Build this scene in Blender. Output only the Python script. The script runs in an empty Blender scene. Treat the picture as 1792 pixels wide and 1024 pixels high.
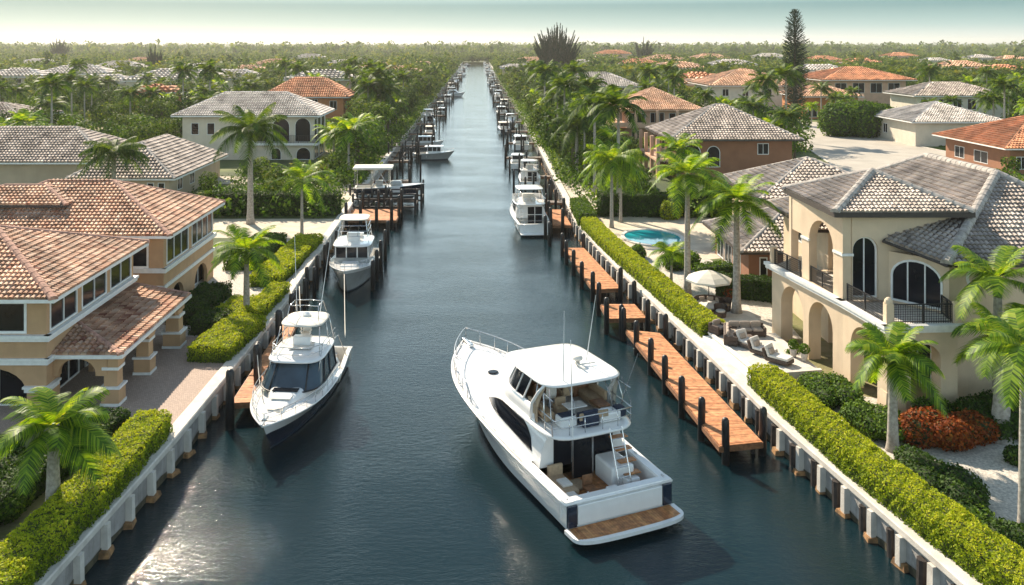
import bpy, bmesh, math, random
import numpy as np
from mathutils import Vector, Matrix
from mathutils.geometry import tessellate_polygon
R = math.radians; PI = math.pi
random.seed(7); rng = np.random.default_rng(11)
sc = bpy.context.scene; COL = sc.collection
F = 1550.0; H = 22.0; VX = 836.0; VY = 76.0          # focal length in photo pixels, eye height, vanishing point

# ---------------------------------------------------------------- camera
cd = bpy.data.cameras.new('camera'); cam = bpy.data.objects.new('camera', cd); COL.objects.link(cam)
cam.location = (0, 0, H); cam.rotation_euler = (R(90), 0, 0)
cd.sensor_width = 36; cd.lens = 36 * F / 1792
cd.shift_x = (896 - VX) / 1792; cd.shift_y = -(512 - VY) / 1792
cd.clip_start = 0.5; cd.clip_end = 20000
sc.camera = cam
# ---------------------------------------------------------------- sun, sky, exposure
AZ, EL = R(-30), R(36)
S = Vector((math.sin(AZ) * math.cos(EL), math.cos(AZ) * math.cos(EL), math.sin(EL)))
sl = bpy.data.lights.new('sun', 'SUN'); sl.energy = 5.0; sl.angle = R(0.5); sl.color = (1, .86, .68)
so = bpy.data.objects.new('sun', sl); COL.objects.link(so); so.rotation_euler = S.to_track_quat('Z', 'Y').to_euler()
so.location = (-60, 60, 80)
w = bpy.data.worlds.new('World'); sc.world = w; w.use_nodes = True
nt = w.node_tree; nt.nodes.clear()
def N(nt, t, **k):
    n = nt.nodes.new(t)
    for a, b in k.items(): setattr(n, a, b)
    return n
sky = N(nt, 'ShaderNodeTexSky', sky_type='NISHITA', sun_disc=False, sun_elevation=EL, sun_rotation=AZ,
        altitude=0, air_density=1.0, dust_density=1.2, ozone_density=1.5)
tc = N(nt, 'ShaderNodeTexCoord'); sx = N(nt, 'ShaderNodeSeparateXYZ')
rp = N(nt, 'ShaderNodeValToRGB'); e = rp.color_ramp.elements
e[0].position = 0.0; e[0].color = (.31, .33, .31, 1)
e[1].position = 1.0; e[1].color = (.14, .18, .24, 1)
for p, c in ((.008, (.30, .345, .33, 1)), (.020, (.17, .26, .26, 1)), (.042, (.05, .135, .15, 1)), (.075, (.42, .54, .56, 1)), (.14, (.76, .94, 1.0, 1)), (.27, (.56, .73, .80, 1)), (.38, (.10, .17, .23, 1))):
    q = e.new(p); q.color = c
mx = N(nt, 'ShaderNodeMix', data_type='RGBA'); mx.inputs[0].default_value = .9
vm = N(nt, 'ShaderNodeVectorMath', operation='SCALE'); vm.inputs[3].default_value = 10.0
bg = N(nt, 'ShaderNodeBackground'); wo = N(nt, 'ShaderNodeOutputWorld')
L = nt.links.new
L(tc.outputs['Generated'], sx.inputs[0]); L(sx.outputs[2], rp.inputs[0]); L(rp.outputs[0], vm.inputs[0])
L(sky.outputs[0], mx.inputs[6]); L(vm.outputs[0], mx.inputs[7]); L(mx.outputs[2], bg.inputs[0]); L(bg.outputs[0], wo.inputs[0])
bg.inputs[1].default_value = 0.12
vs = sc.view_settings; vs.view_transform = 'Standard'; vs.look = 'None'; vs.gamma = 1; vs.use_curve_mapping = False; vs.exposure = 1.0

# ---------------------------------------------------------------- pixel helpers (photo px on a horizontal plane z)
def G(px, py, z=1.5):
    y = F * (H - z) / (py - VY); return ((px - VX) * y / F, y)
# ---------------------------------------------------------------- materials
M = {}
def base(name):
    m = bpy.data.materials.new(name); m.use_nodes = True; nt = m.node_tree
    return m, nt, nt.nodes['Principled BSDF']
def pm(name, col, rough=.6, var=.12, scale=3, bump=0, bscale=30, metal=0, coat=0, spec=.5, stain=0, stcol=(.1, .08, .05)):
    m, nt, b = base(name); L = nt.links.new
    tc = N(nt, 'ShaderNodeTexCoord')
    n1 = N(nt, 'ShaderNodeTexNoise'); n1.inputs['Scale'].default_value = scale; n1.inputs['Detail'].default_value = 5
    L(tc.outputs['Object'], n1.inputs['Vector'])
    mx = N(nt, 'ShaderNodeMix', data_type='RGBA')
    mx.inputs[6].default_value = (*[c * (1 - var) for c in col], 1); mx.inputs[7].default_value = (*[min(1, c * (1 + var)) for c in col], 1)
    mr = N(nt, 'ShaderNodeMapRange'); mr.inputs[1].default_value = .35; mr.inputs[2].default_value = .65
    L(n1.outputs[0], mr.inputs[0]); L(mr.outputs[0], mx.inputs[0]); out = mx.outputs[2]
    if stain:
        n3 = N(nt, 'ShaderNodeTexNoise'); n3.inputs['Scale'].default_value = scale * .6; n3.inputs['Detail'].default_value = 9; n3.inputs['Roughness'].default_value = .7
        if name.startswith('stucco') or name == 'wall_concrete':
            m5 = N(nt, 'ShaderNodeMapping'); m5.inputs['Scale'].default_value = (2.4, 2.4, .28); L(tc.outputs['Object'], m5.inputs[0]); L(m5.outputs[0], n3.inputs['Vector'])
        else: L(tc.outputs['Object'], n3.inputs['Vector'])
        r3 = N(nt, 'ShaderNodeMapRange'); r3.inputs[1].default_value = .52; r3.inputs[2].default_value = .72; r3.inputs[4].default_value = stain
        L(n3.outputs[0], r3.inputs[0])
        m3 = N(nt, 'ShaderNodeMix', data_type='RGBA'); m3.inputs[7].default_value = (*stcol, 1)
        L(r3.outputs[0], m3.inputs[0]); L(out, m3.inputs[6]); out = m3.outputs[2]
    L(out, b.inputs['Base Color'])
    b.inputs['Roughness'].default_value = rough; b.inputs['Metallic'].default_value = metal
    b.inputs['Coat Weight'].default_value = coat; b.inputs['Specular IOR Level'].default_value = spec
    if bump:
        n2 = N(nt, 'ShaderNodeTexNoise'); n2.inputs['Scale'].default_value = bscale; n2.inputs['Detail'].default_value = 4
        L(tc.outputs['Object'], n2.inputs['Vector'])
        bp = N(nt, 'ShaderNodeBump'); bp.inputs['Strength'].default_value = bump; bp.inputs['Distance'].default_value = .05
        L(n2.outputs[0], bp.inputs['Height']); L(bp.outputs[0], b.inputs['Normal'])
    M[name] = m; return m
def rm(name, cols, rough=.8, trans=0, tcol=None, spec=.3, noise=0):
    """colour from the per-face attribute 'rnd' through a ramp; trans = share of translucency (leaves)"""
    m, nt, b = base(name); L = nt.links.new
    at = N(nt, 'ShaderNodeAttribute', attribute_name='rnd'); rp = N(nt, 'ShaderNodeValToRGB'); e = rp.color_ramp.elements
    k = len(cols)
    e[0].position = 0; e[0].color = (*cols[0], 1); e[1].position = 1; e[1].color = (*cols[-1], 1)
    for i in range(1, k - 1): q = e.new(i / (k - 1)); q.color = (*cols[i], 1)
    L(at.outputs['Fac'], rp.inputs[0]); out = rp.outputs[0]
    if noise:
        tc = N(nt, 'ShaderNodeTexCoord'); n1 = N(nt, 'ShaderNodeTexNoise'); n1.inputs['Scale'].default_value = noise; n1.inputs['Detail'].default_value = 6
        L(tc.outputs['Object'], n1.inputs['Vector'])
        mr = N(nt, 'ShaderNodeMapRange'); mr.inputs[1].default_value = .3; mr.inputs[2].default_value = .7; mr.inputs[3].default_value = .52; mr.inputs[4].default_value = 1.28
        L(n1.outputs[0], mr.inputs[0])
        vm = N(nt, 'ShaderNodeVectorMath', operation='SCALE'); L(out, vm.inputs[0]); L(mr.outputs[0], vm.inputs[3]); out = vm.outputs[0]
    L(out, b.inputs['Base Color']); b.inputs['Roughness'].default_value = rough; b.inputs['Specular IOR Level'].default_value = spec
    if trans:
        tr = N(nt, 'ShaderNodeBsdfTranslucent'); ms = N(nt, 'ShaderNodeMixShader'); ms.inputs[0].default_value = trans
        if tcol:
            mm = N(nt, 'ShaderNodeMix', data_type='RGBA', blend_type='MULTIPLY'); mm.inputs[0].default_value = 1
            L(out, mm.inputs[6]); mm.inputs[7].default_value = (*tcol, 1); L(mm.outputs[2], tr.inputs[0])
        else: L(out, tr.inputs[0])
        L(b.outputs[0], ms.inputs[1]); L(tr.outputs[0], ms.inputs[2])
        L(ms.outputs[0], nt.nodes['Material Output'].inputs[0])
    M[name] = m; return m

pm('white', (.78, .76, .72), .55, .05, 2, .15, 20, stain=.25, stcol=(.45, .42, .36))
pm('trim', (.74, .74, .72), .5, .06, 4, 0)
pm('stucco_tan', (.48, .30, .165), .9, .07, 1.2, .35, 25, stain=.25, stcol=(.34, .22, .10))
pm('stucco_cream', (.64, .50, .35), .9, .06, 1.0, .35, 25, stain=.2, stcol=(.4, .3, .2))
pm('stucco_white', (.60, .54, .44), .9, .06, .8, .3, 20, stain=.2, stcol=(.4, .34, .26))
pm('stucco_beige', (.46, .36, .25), .9, .08, .5, .3, 20, stain=.25, stcol=(.3, .22, .15))
pm('stucco_orange', (.50, .20, .08), .9, .08, .8, .3, 20)
pm('stucco_brown', (.26, .12, .065), .9, .08, .8, .3, 20)
pm('stucco_pink', (.60, .38, .26), .9, .08, .8, .3, 20)
pm('dark_wood', (.028, .022, .02), .6, .4, 4, .3, 30)
pm('brown_wood', (.22, .10, .045), .55, .3, 6, .2, 40)
pm('steel', (.62, .62, .62), .22, .05, 4, metal=.9)
pm('gelcoat', (.80, .79, .77), .16, .03, 2, coat=.5, stain=.10, stcol=(.55, .53, .5))
pm('gelcoat_grey', (.34, .35, .34), .25, .06, 2, coat=.4, stain=.25, stcol=(.22, .22, .2))
pm('gelcoat_navy', (.012, .02, .04), .18, .1, 2, coat=.5)
pm('antifoul', (.015, .03, .05), .5, .2, 5)
pm('nonskid', (.66, .63, .57), .7, .06, 5, .2, 80)
pm('cushion_white', (.66, .63, .58), .8, .06, 8, .2, 60)
pm('cushion_tan', (.42, .30, .19), .85, .1, 8, .3, 60)
pm('cushion_navy', (.02, .03, .06), .8, .2, 8, .2, 60)
pm('wicker', (.09, .06, .045), .7, .4, 30, .6, 120)
pm('cushion_taupe', (.40, .33, .27), .9, .08, 6, .3, 50)
pm('black_rubber', (.015, .015, .017), .45, .3, 5)
pm('canvas', (.68, .64, .56), .85, .05, 3, .2, 20)
pm('concrete', (.58, .54, .48), .8, .12, 1.5, .3, 18, stain=.4, stcol=(.30, .26, .21))
pm('wall_concrete', (.34, .32, .30), .85, .2, 1.2, .4, 12, stain=.7, stcol=(.10, .09, .07))
pm('rust', (.28, .15, .06), .8, .5, 3, .5, 20, stain=.6, stcol=(.05, .04, .03))
pm('gravel', (.52, .48, .42), .95, .28, 9, .8, 18, stain=.3, stcol=(.30, .26, .2))
pm('sand', (.54, .47, .37), .95, .12, .8, .4, 14, stain=.35, stcol=(.30, .26, .17))
pm('lawn', (.075, .13, .022), .95, .35, 1.2, .6, 20, stain=.5, stcol=(.22, .20, .09))
pm('boat_glass', (.03, .055, .075), .10, .3, .6, spec=.7)
pm('tide', (.07, .06, .035), .7, .5, 3, .4, 14, stain=.6, stcol=(.02, .03, .015))
pm('road', (.40, .365, .31), .9, .10, .25, .3, 8, stain=.35, stcol=(.36, .31, .25))
pm('palm_trunk', (.34, .31, .27), .9, .25, 6, .5, 30, stain=.4, stcol=(.15, .13, .11))
pm('crownshaft', (.17, .26, .05), .5, .3, 6)
pm('bark', (.09, .07, .05), .95, .3, 6, .5, 20)
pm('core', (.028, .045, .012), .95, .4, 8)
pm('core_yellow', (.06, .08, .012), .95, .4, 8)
pm('pot', (.45, .42, .38), .7, .1, 5)
pm('skin_dark_window', (.008, .010, .015), .12, .3, .6, spec=.28)
M['glass'] = M['skin_dark_window']
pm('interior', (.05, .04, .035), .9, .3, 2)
pm('fascia_dark', (.045, .035, .03), .6, .2, 4)
pm('pool_rim', (.66, .62, .55), .7, .06, 5)
pm('teal_boat', (.12, .22, .24), .3, .1, 3, coat=.3)
rm('tile_terra', [(.24, .09, .06), (.43, .235, .155), (.54, .335, .225), (.66, .475, .355), (.34, .19, .13)], .85, noise=.6)
rm('tile_grey', [(.22, .18, .16), (.37, .32, .28), (.46, .395, .35), (.55, .48, .42), (.30, .26, .23)], .85, noise=.5)
rm('tile_pale', [(.34, .31, .28), (.50, .46, .43), (.58, .54, .50), (.44, .40, .37)], .85, noise=.4)
rm('tile_orange', [(.40, .15, .07), (.52, .22, .11), (.60, .29, .16), (.46, .19, .10)], .85, noise=.4)
rm('tile_peach', [(.50, .26, .15), (.62, .36, .23), (.68, .44, .30), (.50, .30, .22)], .85, noise=.4)
pm('mortar_terra', (.40, .22, .16), .9, .3, 3, .5, 10, stain=.5, stcol=(.2, .12, .09))
pm('mortar_grey', (.37, .335, .30), .9, .25, 3, .5, 10, stain=.4, stcol=(.14, .12, .12))
pm('under', (.06, .045, .04), .95, .2, 3)
rm('planks', [(.42, .17, .07), (.54, .24, .105), (.62, .30, .14), (.48, .20, .09)], .7, noise=3)
rm('planks_red', [(.26, .10, .06), (.34, .14, .08), (.38, .17, .10)], .7, noise=3)
rm('teak', [(.38, .15, .055), (.48, .21, .08), (.56, .27, .10)], .45, noise=4)
rm('planks_grey', [(.16, .13, .11), (.24, .20, .17), (.30, .26, .22)], .8, noise=2)
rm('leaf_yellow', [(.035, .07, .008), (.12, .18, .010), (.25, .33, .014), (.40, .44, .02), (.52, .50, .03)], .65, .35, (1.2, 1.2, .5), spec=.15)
rm('leaf_green', [(.022, .055, .008), (.05, .11, .012), (.10, .18, .018), (.19, .27, .03)], .65, .32, (1.4, 1.3, .4), spec=.15)
rm('leaf_dark', [(.012, .032, .008), (.026, .06, .010), (.05, .10, .014), (.09, .15, .022)], .65, .28, (1.35, 1.25, .4), spec=.15)
rm('leaf_red', [(.03, .035, .008), (.14, .03, .010), (.26, .06, .015), (.36, .11, .02), (.07, .10, .015)], .65, .3, (1.2, .9, .5), spec=.15)
rm('frond', [(.028, .07, .008), (.07, .16, .010), (.15, .28, .016), (.27, .40, .025), (.44, .46, .06)], .5, .48, (1.6, 1.4, .35), spec=.25)
rm('frond_dark', [(.018, .042, .010), (.042, .09, .014), (.085, .15, .018), (.18, .24, .03)], .6, .4, (1.45, 1.3, .4), spec=.18)
rm('wood_far', [(.014, .032, .010), (.034, .068, .012), (.066, .115, .016), (.12, .18, .024), (.24, .24, .05)], .75, .3, (1.4, 1.3, .45), spec=.08)
rm('pine', [(.014, .028, .016), (.024, .045, .022), (.036, .06, .028)], .7, .12)

def water_mat():
    m, nt, b = base('canal_water'); L = nt.links.new
    b.inputs['Base Color'].default_value = (.004, .016, .021, 1); b.inputs['Roughness'].default_value = .06
    b.inputs['IOR'].default_value = 1.33; b.inputs['Specular IOR Level'].default_value = .5
    tc = N(nt, 'ShaderNodeTexCoord'); mp = N(nt, 'ShaderNodeMapping'); mp.inputs['Scale'].default_value = (.8, 1.5, 1)
    L(tc.outputs['Object'], mp.inputs[0])
    hs = []
    for s, d, a in ((.45, 2, .15), (2.8, 3, .20), (9.0, 3, .12), (26.0, 2, .045)):
        n = N(nt, 'ShaderNodeTexNoise'); n.inputs['Scale'].default_value = s; n.inputs['Detail'].default_value = d
        L(mp.outputs[0], n.inputs['Vector'])
        mm = N(nt, 'ShaderNodeMath', operation='MULTIPLY'); mm.inputs[1].default_value = a; L(n.outputs[0], mm.inputs[0]); hs.append(mm)
    a1 = N(nt, 'ShaderNodeMath', operation='ADD'); a2 = N(nt, 'ShaderNodeMath', operation='ADD')
    L(hs[0].outputs[0], a1.inputs[0]); L(hs[1].outputs[0], a1.inputs[1]); L(a1.outputs[0], a2.inputs[0]); L(hs[2].outputs[0], a2.inputs[1])
    bp = N(nt, 'ShaderNodeBump'); bp.inputs['Distance'].default_value = .32
    pn = N(nt, 'ShaderNodeTexNoise'); pn.inputs['Scale'].default_value = .09; pn.inputs['Detail'].default_value = 3; pn.inputs['Distortion'].default_value = .6; L(mp.outputs[0], pn.inputs['Vector'])
    pr = N(nt, 'ShaderNodeMapRange'); pr.inputs[1].default_value = .38; pr.inputs[2].default_value = .62; pr.inputs[3].default_value = .24; pr.inputs[4].default_value = .42
    L(pn.outputs[0], pr.inputs[0]); L(pr.outputs[0], bp.inputs['Strength'])
    a3 = N(nt, 'ShaderNodeMath', operation='ADD'); L(a2.outputs[0], a3.inputs[0]); L(hs[3].outputs[0], a3.inputs[1]); L(a3.outputs[0], bp.inputs['Height']); L(bp.outputs[0], b.inputs['Normal'])
    return m
M['water'] = water_mat()
def pool_mat():
    m, nt, b = base('pool_water')
    b.inputs['Base Color'].default_value = (.02, .36, .40, 1); b.inputs['Roughness'].default_value = .05
    n = N(nt, 'ShaderNodeTexNoise'); n.inputs['Scale'].default_value = 3; bp = N(nt, 'ShaderNodeBump'); bp.inputs['Strength'].default_value = .2
    nt.links.new(n.outputs[0], bp.inputs['Height']); nt.links.new(bp.outputs[0], b.inputs['Normal']); M['pool'] = m
pool_mat()
def ground_mat():
    m, nt, b = base('yard_ground'); L = nt.links.new
    tc = N(nt, 'ShaderNodeTexCoord'); n = N(nt, 'ShaderNodeTexNoise'); n.inputs['Scale'].default_value = .06; n.inputs['Detail'].default_value = 8
    n.inputs['Roughness'].default_value = .65
    L(tc.outputs['Object'], n.inputs['Vector']); rp = N(nt, 'ShaderNodeValToRGB'); e = rp.color_ramp.elements
    e[0].position = .38; e[0].color = (.035, .055, .014, 1); e[1].position = .72; e[1].color = (.42, .35, .23, 1)
    q = e.new(.52); q.color = (.10, .13, .03, 1); q = e.new(.6); q.color = (.20, .18, .08, 1)
    L(n.outputs[0], rp.inputs[0]); L(rp.outputs[0], b.inputs['Base Color']); b.inputs['Roughness'].default_value = .95
    n2 = N(nt, 'ShaderNodeTexNoise'); n2.inputs['Scale'].default_value = 6; n2.inputs['Detail'].default_value = 6; L(tc.outputs['Object'], n2.inputs['Vector'])
    bp = N(nt, 'ShaderNodeBump'); bp.inputs['Strength'].default_value = .8; bp.inputs['Distance'].default_value = .1
    L(n2.outputs[0], bp.inputs['Height']); L(bp.outputs[0], b.inputs['Normal']); M['ground'] = m
ground_mat()
def brick_mat():
    m, nt, b = base('brick_paving'); L = nt.links.new
    tc = N(nt, 'ShaderNodeTexCoord'); br = N(nt, 'ShaderNodeTexBrick'); br.inputs['Scale'].default_value = 3.2
    mp = N(nt, 'ShaderNodeMapping'); mp.inputs['Rotation'].default_value = (0, 0, .5); L(tc.outputs['Object'], mp.inputs[0])
    br.inputs['Color1'].default_value = (.46, .34, .27, 1); br.inputs['Color2'].default_value = (.34, .25, .20, 1); br.inputs['Mortar'].default_value = (.20, .16, .13, 1)
    br.inputs['Mortar Size'].default_value = .03
    L(mp.outputs[0], br.inputs['Vector']); L(br.outputs[0], b.inputs['Base Color']); b.inputs['Roughness'].default_value = .85
    M['brick'] = m
brick_mat()
def mesh_panel_mat():
    m, nt, b = base('rail_mesh'); b.inputs['Base Color'].default_value = (.03, .03, .035, 1); b.inputs['Roughness'].default_value = .5; M['railmesh'] = m
mesh_panel_mat()

# ---------------------------------------------------------------- object helpers
ORG = {}
def tag(o, label=None, cat=None, group=None, kind=None):
    if label: o['label'] = label
    if cat: o['category'] = cat
    if group: o['group'] = group
    if kind: o['kind'] = kind
    return o
def thing(name, label, cat, loc=(0, 0, 0), rz=0, group=None):
    o = bpy.data.objects.new(name, None); COL.objects.link(o); o.location = loc; o.rotation_euler = (0, 0, rz); o.empty_display_size = .3
    tag(o, label, cat, group); return o
def root(o):
    while o.parent: o = o.parent
    return o
def link(name, me, mat, parent=None):
    o = bpy.data.objects.new(name, me); COL.objects.link(o)
    if mat:
        me.materials.clear(); me.materials.append(M[mat] if isinstance(mat, str) else mat)
    if parent: o.parent = parent
    return o
def copy_tree(o, parent=None):
    c = o.copy(); COL.objects.link(c); c.parent = parent
    for ch in o.children: copy_tree(ch, c)
    return c

class MB:
    """collects polygons; build() links them as ONE mesh object. world=True: coordinates are world, made local to the root"""
    def __init__(s): s.v = []; s.f = []; s.r = []; s.sm = []; s.cur = .5; s.smooth = False
    def face(s, idx): s.f.append(tuple(idx)); s.r.append(s.cur); s.sm.append(s.smooth)
    def add(s, vs, fs):
        b = len(s.v); s.v.extend([tuple(p) for p in vs])
        for f in fs: s.face([b + i for i in f])
    def poly(s, pts): s.add(pts, [range(len(pts))])
    def box(s, c, d, rz=0, taper=1):
        x, y, z = [k / 2 for k in d]; cs, sn = math.cos(rz), math.sin(rz); vs = []
        for k, (a, b, e) in enumerate([(-1, -1, -1), (1, -1, -1), (1, 1, -1), (-1, 1, -1), (-1, -1, 1), (1, -1, 1), (1, 1, 1), (-1, 1, 1)]):
            t = taper if e > 0 else 1; u, v = a * x * t, b * y * t
            vs.append((c[0] + u * cs - v * sn, c[1] + u * sn + v * cs, c[2] + e * z))
        s.add(vs, [(0, 3, 2, 1), (4, 5, 6, 7), (0, 1, 5, 4), (1, 2, 6, 5), (2, 3, 7, 6), (3, 0, 4, 7)])
    def bx(s, x0, x1, y0, y1, z0, z1): s.box(((x0 + x1) / 2, (y0 + y1) / 2, (z0 + z1) / 2), (abs(x1 - x0), abs(y1 - y0), abs(z1 - z0)))
    def rbox(s, c, d, r=.05, seg=2, rz=0, rx=0):
        bm = bmesh.new(); bmesh.ops.create_cube(bm, size=1)
        for v in bm.verts: v.co = Vector((v.co.x * d[0], v.co.y * d[1], v.co.z * d[2]))
        bmesh.ops.bevel(bm, geom=bm.edges[:], offset=min(r, min(d) * .45), segments=seg, profile=.5, affect='EDGES')
        m = Matrix.Translation(c) @ Matrix.Rotation(rz, 4, 'Z') @ Matrix.Rotation(rx, 4, 'X')
        s.add([m @ v.co for v in bm.verts], [[v.index for v in f.verts] for f in bm.faces]); bm.free()
    def tube(s, pts, r, n=6, cap=True):
        pts = [Vector(p) for p in pts]; rings = []; rr = r if isinstance(r, (list, tuple)) else [r] * len(pts); b = len(s.v)
        for i, p in enumerate(pts):
            d = (pts[min(i + 1, len(pts) - 1)] - pts[max(i - 1, 0)]).normalized()
            a = d.cross(Vector((0, 0, 1)) if abs(d.z) < .9 else Vector((1, 0, 0))).normalized(); c = d.cross(a)
            for k in range(n):
                t = 2 * PI * k / n; s.v.append(tuple(p + (a * math.cos(t) + c * math.sin(t)) * rr[i]))
        for i in range(len(pts) - 1):
            for k in range(n): s.face((b + i * n + k, b + i * n + (k + 1) % n, b + (i + 1) * n + (k + 1) % n, b + (i + 1) * n + k))
        if cap: s.face([b + k for k in range(n)][::-1]); s.face([b + (len(pts) - 1) * n + k for k in range(n)])
    def lathe(s, c, prof, n=16):
        b = len(s.v)
        for (r, z) in prof:
            for k in range(n): t = 2 * PI * k / n; s.v.append((c[0] + r * math.cos(t), c[1] + r * math.sin(t), c[2] + z))
        for i in range(len(prof) - 1):
            for k in range(n): s.face((b + i * n + k, b + i * n + (k + 1) % n, b + (i + 1) * n + (k + 1) % n, b + (i + 1) * n + k))
        s.face([b + (len(prof) - 1) * n + k for k in range(n)]); s.face([b + k for k in range(n)][::-1])
    def prism(s, pts, z0, z1):
        n = len(pts); b = len(s.v)
        s.v.extend([(p[0], p[1], z0) for p in pts]); s.v.extend([(p[0], p[1], z1) for p in pts])
        s.face([b + i for i in range(n)][::-1]); s.face([b + n + i for i in range(n)])
        for i in range(n): j = (i + 1) % n; s.face((b + i, b + j, b + n + j, b + n + i))
    def grid(s, rows, close=False):
        b = len(s.v); n = len(rows[0])
        for r in rows: s.v.extend([tuple(p) for p in r])
        for i in range(len(rows) - 1):
            for k in range(n if close else n - 1):
                k2 = (k + 1) % n; s.face((b + i * n + k, b + i * n + k2, b + (i + 1) * n + k2, b + (i + 1) * n + k))
    def panel(s, p0, p1, outline, holes=(), th=.3):
        """a wall plate: outline and holes in (u along p0->p1, z); thickness goes to the right-hand side of p0->p1 seen from above"""
        p0 = Vector((p0[0], p0[1], 0)); d = Vector((p1[0], p1[1], 0)) - p0; d.normalize(); nn = Vector((d.y, -d.x, 0))
        loops = [list(outline)] + [list(h) for h in holes]
        flat = [q for l in loops for q in l]; tris = tessellate_polygon([[Vector((a, z, 0)) for a, z in l] for l in loops])
        def P(q, o): return p0 + d * q[0] + Vector((0, 0, q[1])) + nn * o
        b = len(s.v); n = len(flat)
        s.v.extend([tuple(P(q, 0)) for q in flat]); s.v.extend([tuple(P(q, th)) for q in flat])
        for t in tris:
            if len(set(t)) < 3: continue
            s.face([b + i for i in t]); s.face([b + n + i for i in t][::-1])
        k = 0
        for l in loops:
            m = len(l)
            for i in range(m): j = (i + 1) % m; s.face((b + k + i, b + k + j, b + n + k + j, b + n + k + i))
            k += m
    def build(s, name, mat, parent=None, world=True, smooth=False, fix=True):
        me = bpy.data.meshes.new(name); v = s.v
        if parent and world: o = root(parent).location; v = [(a - o.x, b - o.y, c - o.z) for a, b, c in v]
        me.from_pydata(v, [], s.f)
        at = me.attributes.new('rnd', 'FLOAT', 'FACE'); at.data.foreach_set('value', s.r)
        if smooth: me.polygons.foreach_set('use_smooth', [True] * len(s.f))
        elif any(s.sm): me.polygons.foreach_set('use_smooth', s.sm)
        if fix:
            bm = bmesh.new(); bm.from_mesh(me); bmesh.ops.recalc_face_normals(bm, faces=bm.faces[:]); bm.to_mesh(me); bm.free()
        me.update(); return link(name, me, mat, parent)

class NB:
    """numpy builder of many quads from a template"""
    def __init__(s): s.v = []; s.f = []; s.r = []; s.n = 0
    def rep(s, tv, tf, Mx, T, rnd):
        tv = np.asarray(tv, float); tf = np.asarray(tf, int); m = len(T)
        if m == 0: return
        V = np.einsum('mij,nj->mni', Mx, tv) + np.asarray(T)[:, None, :]
        Fc = tf[None] + (s.n + np.arange(m) * len(tv))[:, None, None]
        s.v.append(V.reshape(-1, 3)); s.f.append(Fc.reshape(-1, 4)); s.r.append(np.repeat(rnd, len(tf))); s.n += m * len(tv)
    def raw(s, V, Fc, rnd): s.v.append(np.asarray(V, float)); s.f.append(np.asarray(Fc, int) + s.n); s.r.append(np.asarray(rnd, float)); s.n += len(V)
    def arrays(s): return np.concatenate(s.v), np.concatenate(s.f), np.concatenate(s.r)
    def mesh(s, name, off=None):
        V, Fc, rr = s.arrays()
        if off is not None: V = V - np.array(off)
        me = bpy.data.meshes.new(name); me.vertices.add(len(V)); me.loops.add(Fc.size); me.polygons.add(len(Fc))
        me.vertices.foreach_set('co', V.astype(np.float32).ravel()); me.loops.foreach_set('vertex_index', Fc.astype(np.int32).ravel())
        me.polygons.foreach_set('loop_start', np.arange(0, Fc.size, 4, dtype=np.int32))
        at = me.attributes.new('rnd', 'FLOAT', 'FACE'); at.data.foreach_set('value', np.clip(rr, 0, 1).astype(np.float32))
        me.update(calc_edges=True); return me
    def build(s, name, mat, parent=None, world=True):
        off = tuple(root(parent).location) if (parent and world) else None
        return link(name, s.mesh(name, off), mat, parent)
def unit(a): return a / np.maximum(np.linalg.norm(a, axis=1, keepdims=True), 1e-9)
def frames(nrm, spread):
    m = len(nrm); n = unit(nrm + spread * rng.normal(size=(m, 3))); t = unit(np.cross(n, rng.normal(size=(m, 3)))); b = np.cross(n, t)
    return np.stack([t, b, n], axis=2)
LEAF_V = [(-.5, 0, 0), (0, -.32, .05), (.55, 0, 0), (0, .32, .05)]; LEAF_F = [(0, 1, 2, 3)]
def leaves(nb, P, nrm, size, spread, rnd):
    Mx = frames(nrm, spread) * (size * rng.uniform(.7, 1.35, len(P)))[:, None, None]
    nb.rep(LEAF_V, LEAF_F, Mx, P, rnd)

# seawall lines: canal-side edge X at a given Y
LW = [(-60, -21), (10, -17.6), (33.6, -16.3), (47, -15.5), (68, -15.1), (88, -15.5), (120, -16.0), (400, -16.2), (960, -16.2)]
RW = [(-60, 31), (10, 21.5), (33.6, 18.3), (48, 16.1), (61, 14.8), (75, 13.2), (88, 12.0), (102, 11.2), (182, 12.0), (400, 12.3), (960, 12.3)]
def wl(y): return float(np.interp(y, [a for a, b in LW], [b for a, b in LW]))
def wr(y): return float(np.interp(y, [a for a, b in RW], [b for a, b in RW]))
# ================================================================ ground, water, seawalls
def sheet(name, pts, z, mat, label=None, cat=None, kind='structure'):
    mb = MB(); mb.poly([(x, y, z) for x, y in pts]); o = mb.build(name, mat); tag(o, label, cat, kind=kind); return o
mb = MB(); ys = sorted(set([-60, 0, 960] + [y for y, x in LW] + [y for y, x in RW] + list(range(20, 130, 6))))
for a, b in zip(ys[:-1], ys[1:]):
    mb.poly([(-4500, a, 1.5), (wl(a) - .4, a, 1.5), (wl(b) - .4, b, 1.5), (-4500, b, 1.5)])
    mb.poly([(wr(a) + .4, a, 1.5), (4500, a, 1.5), (4500, b, 1.5), (wr(b) + .4, b, 1.5)])
mb.poly([(-4500, 960, 1.5), (4500, 960, 1.5), (4500, 9000, 1.5), (-4500, 9000, 1.5)])
mb.poly([(-16.6, 960, -1.5), (12.7, 960, -1.5), (12.7, 960, 1.5), (-16.6, 960, 1.5)])
tag(mb.build('ground', 'ground', fix=False), kind='structure')
sheet('canal_water', [(-30, -60), (42, -60), (42, 60), (24, 130), (24, 962), (-24, 962), (-24, 60)], 0, 'water')

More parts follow.
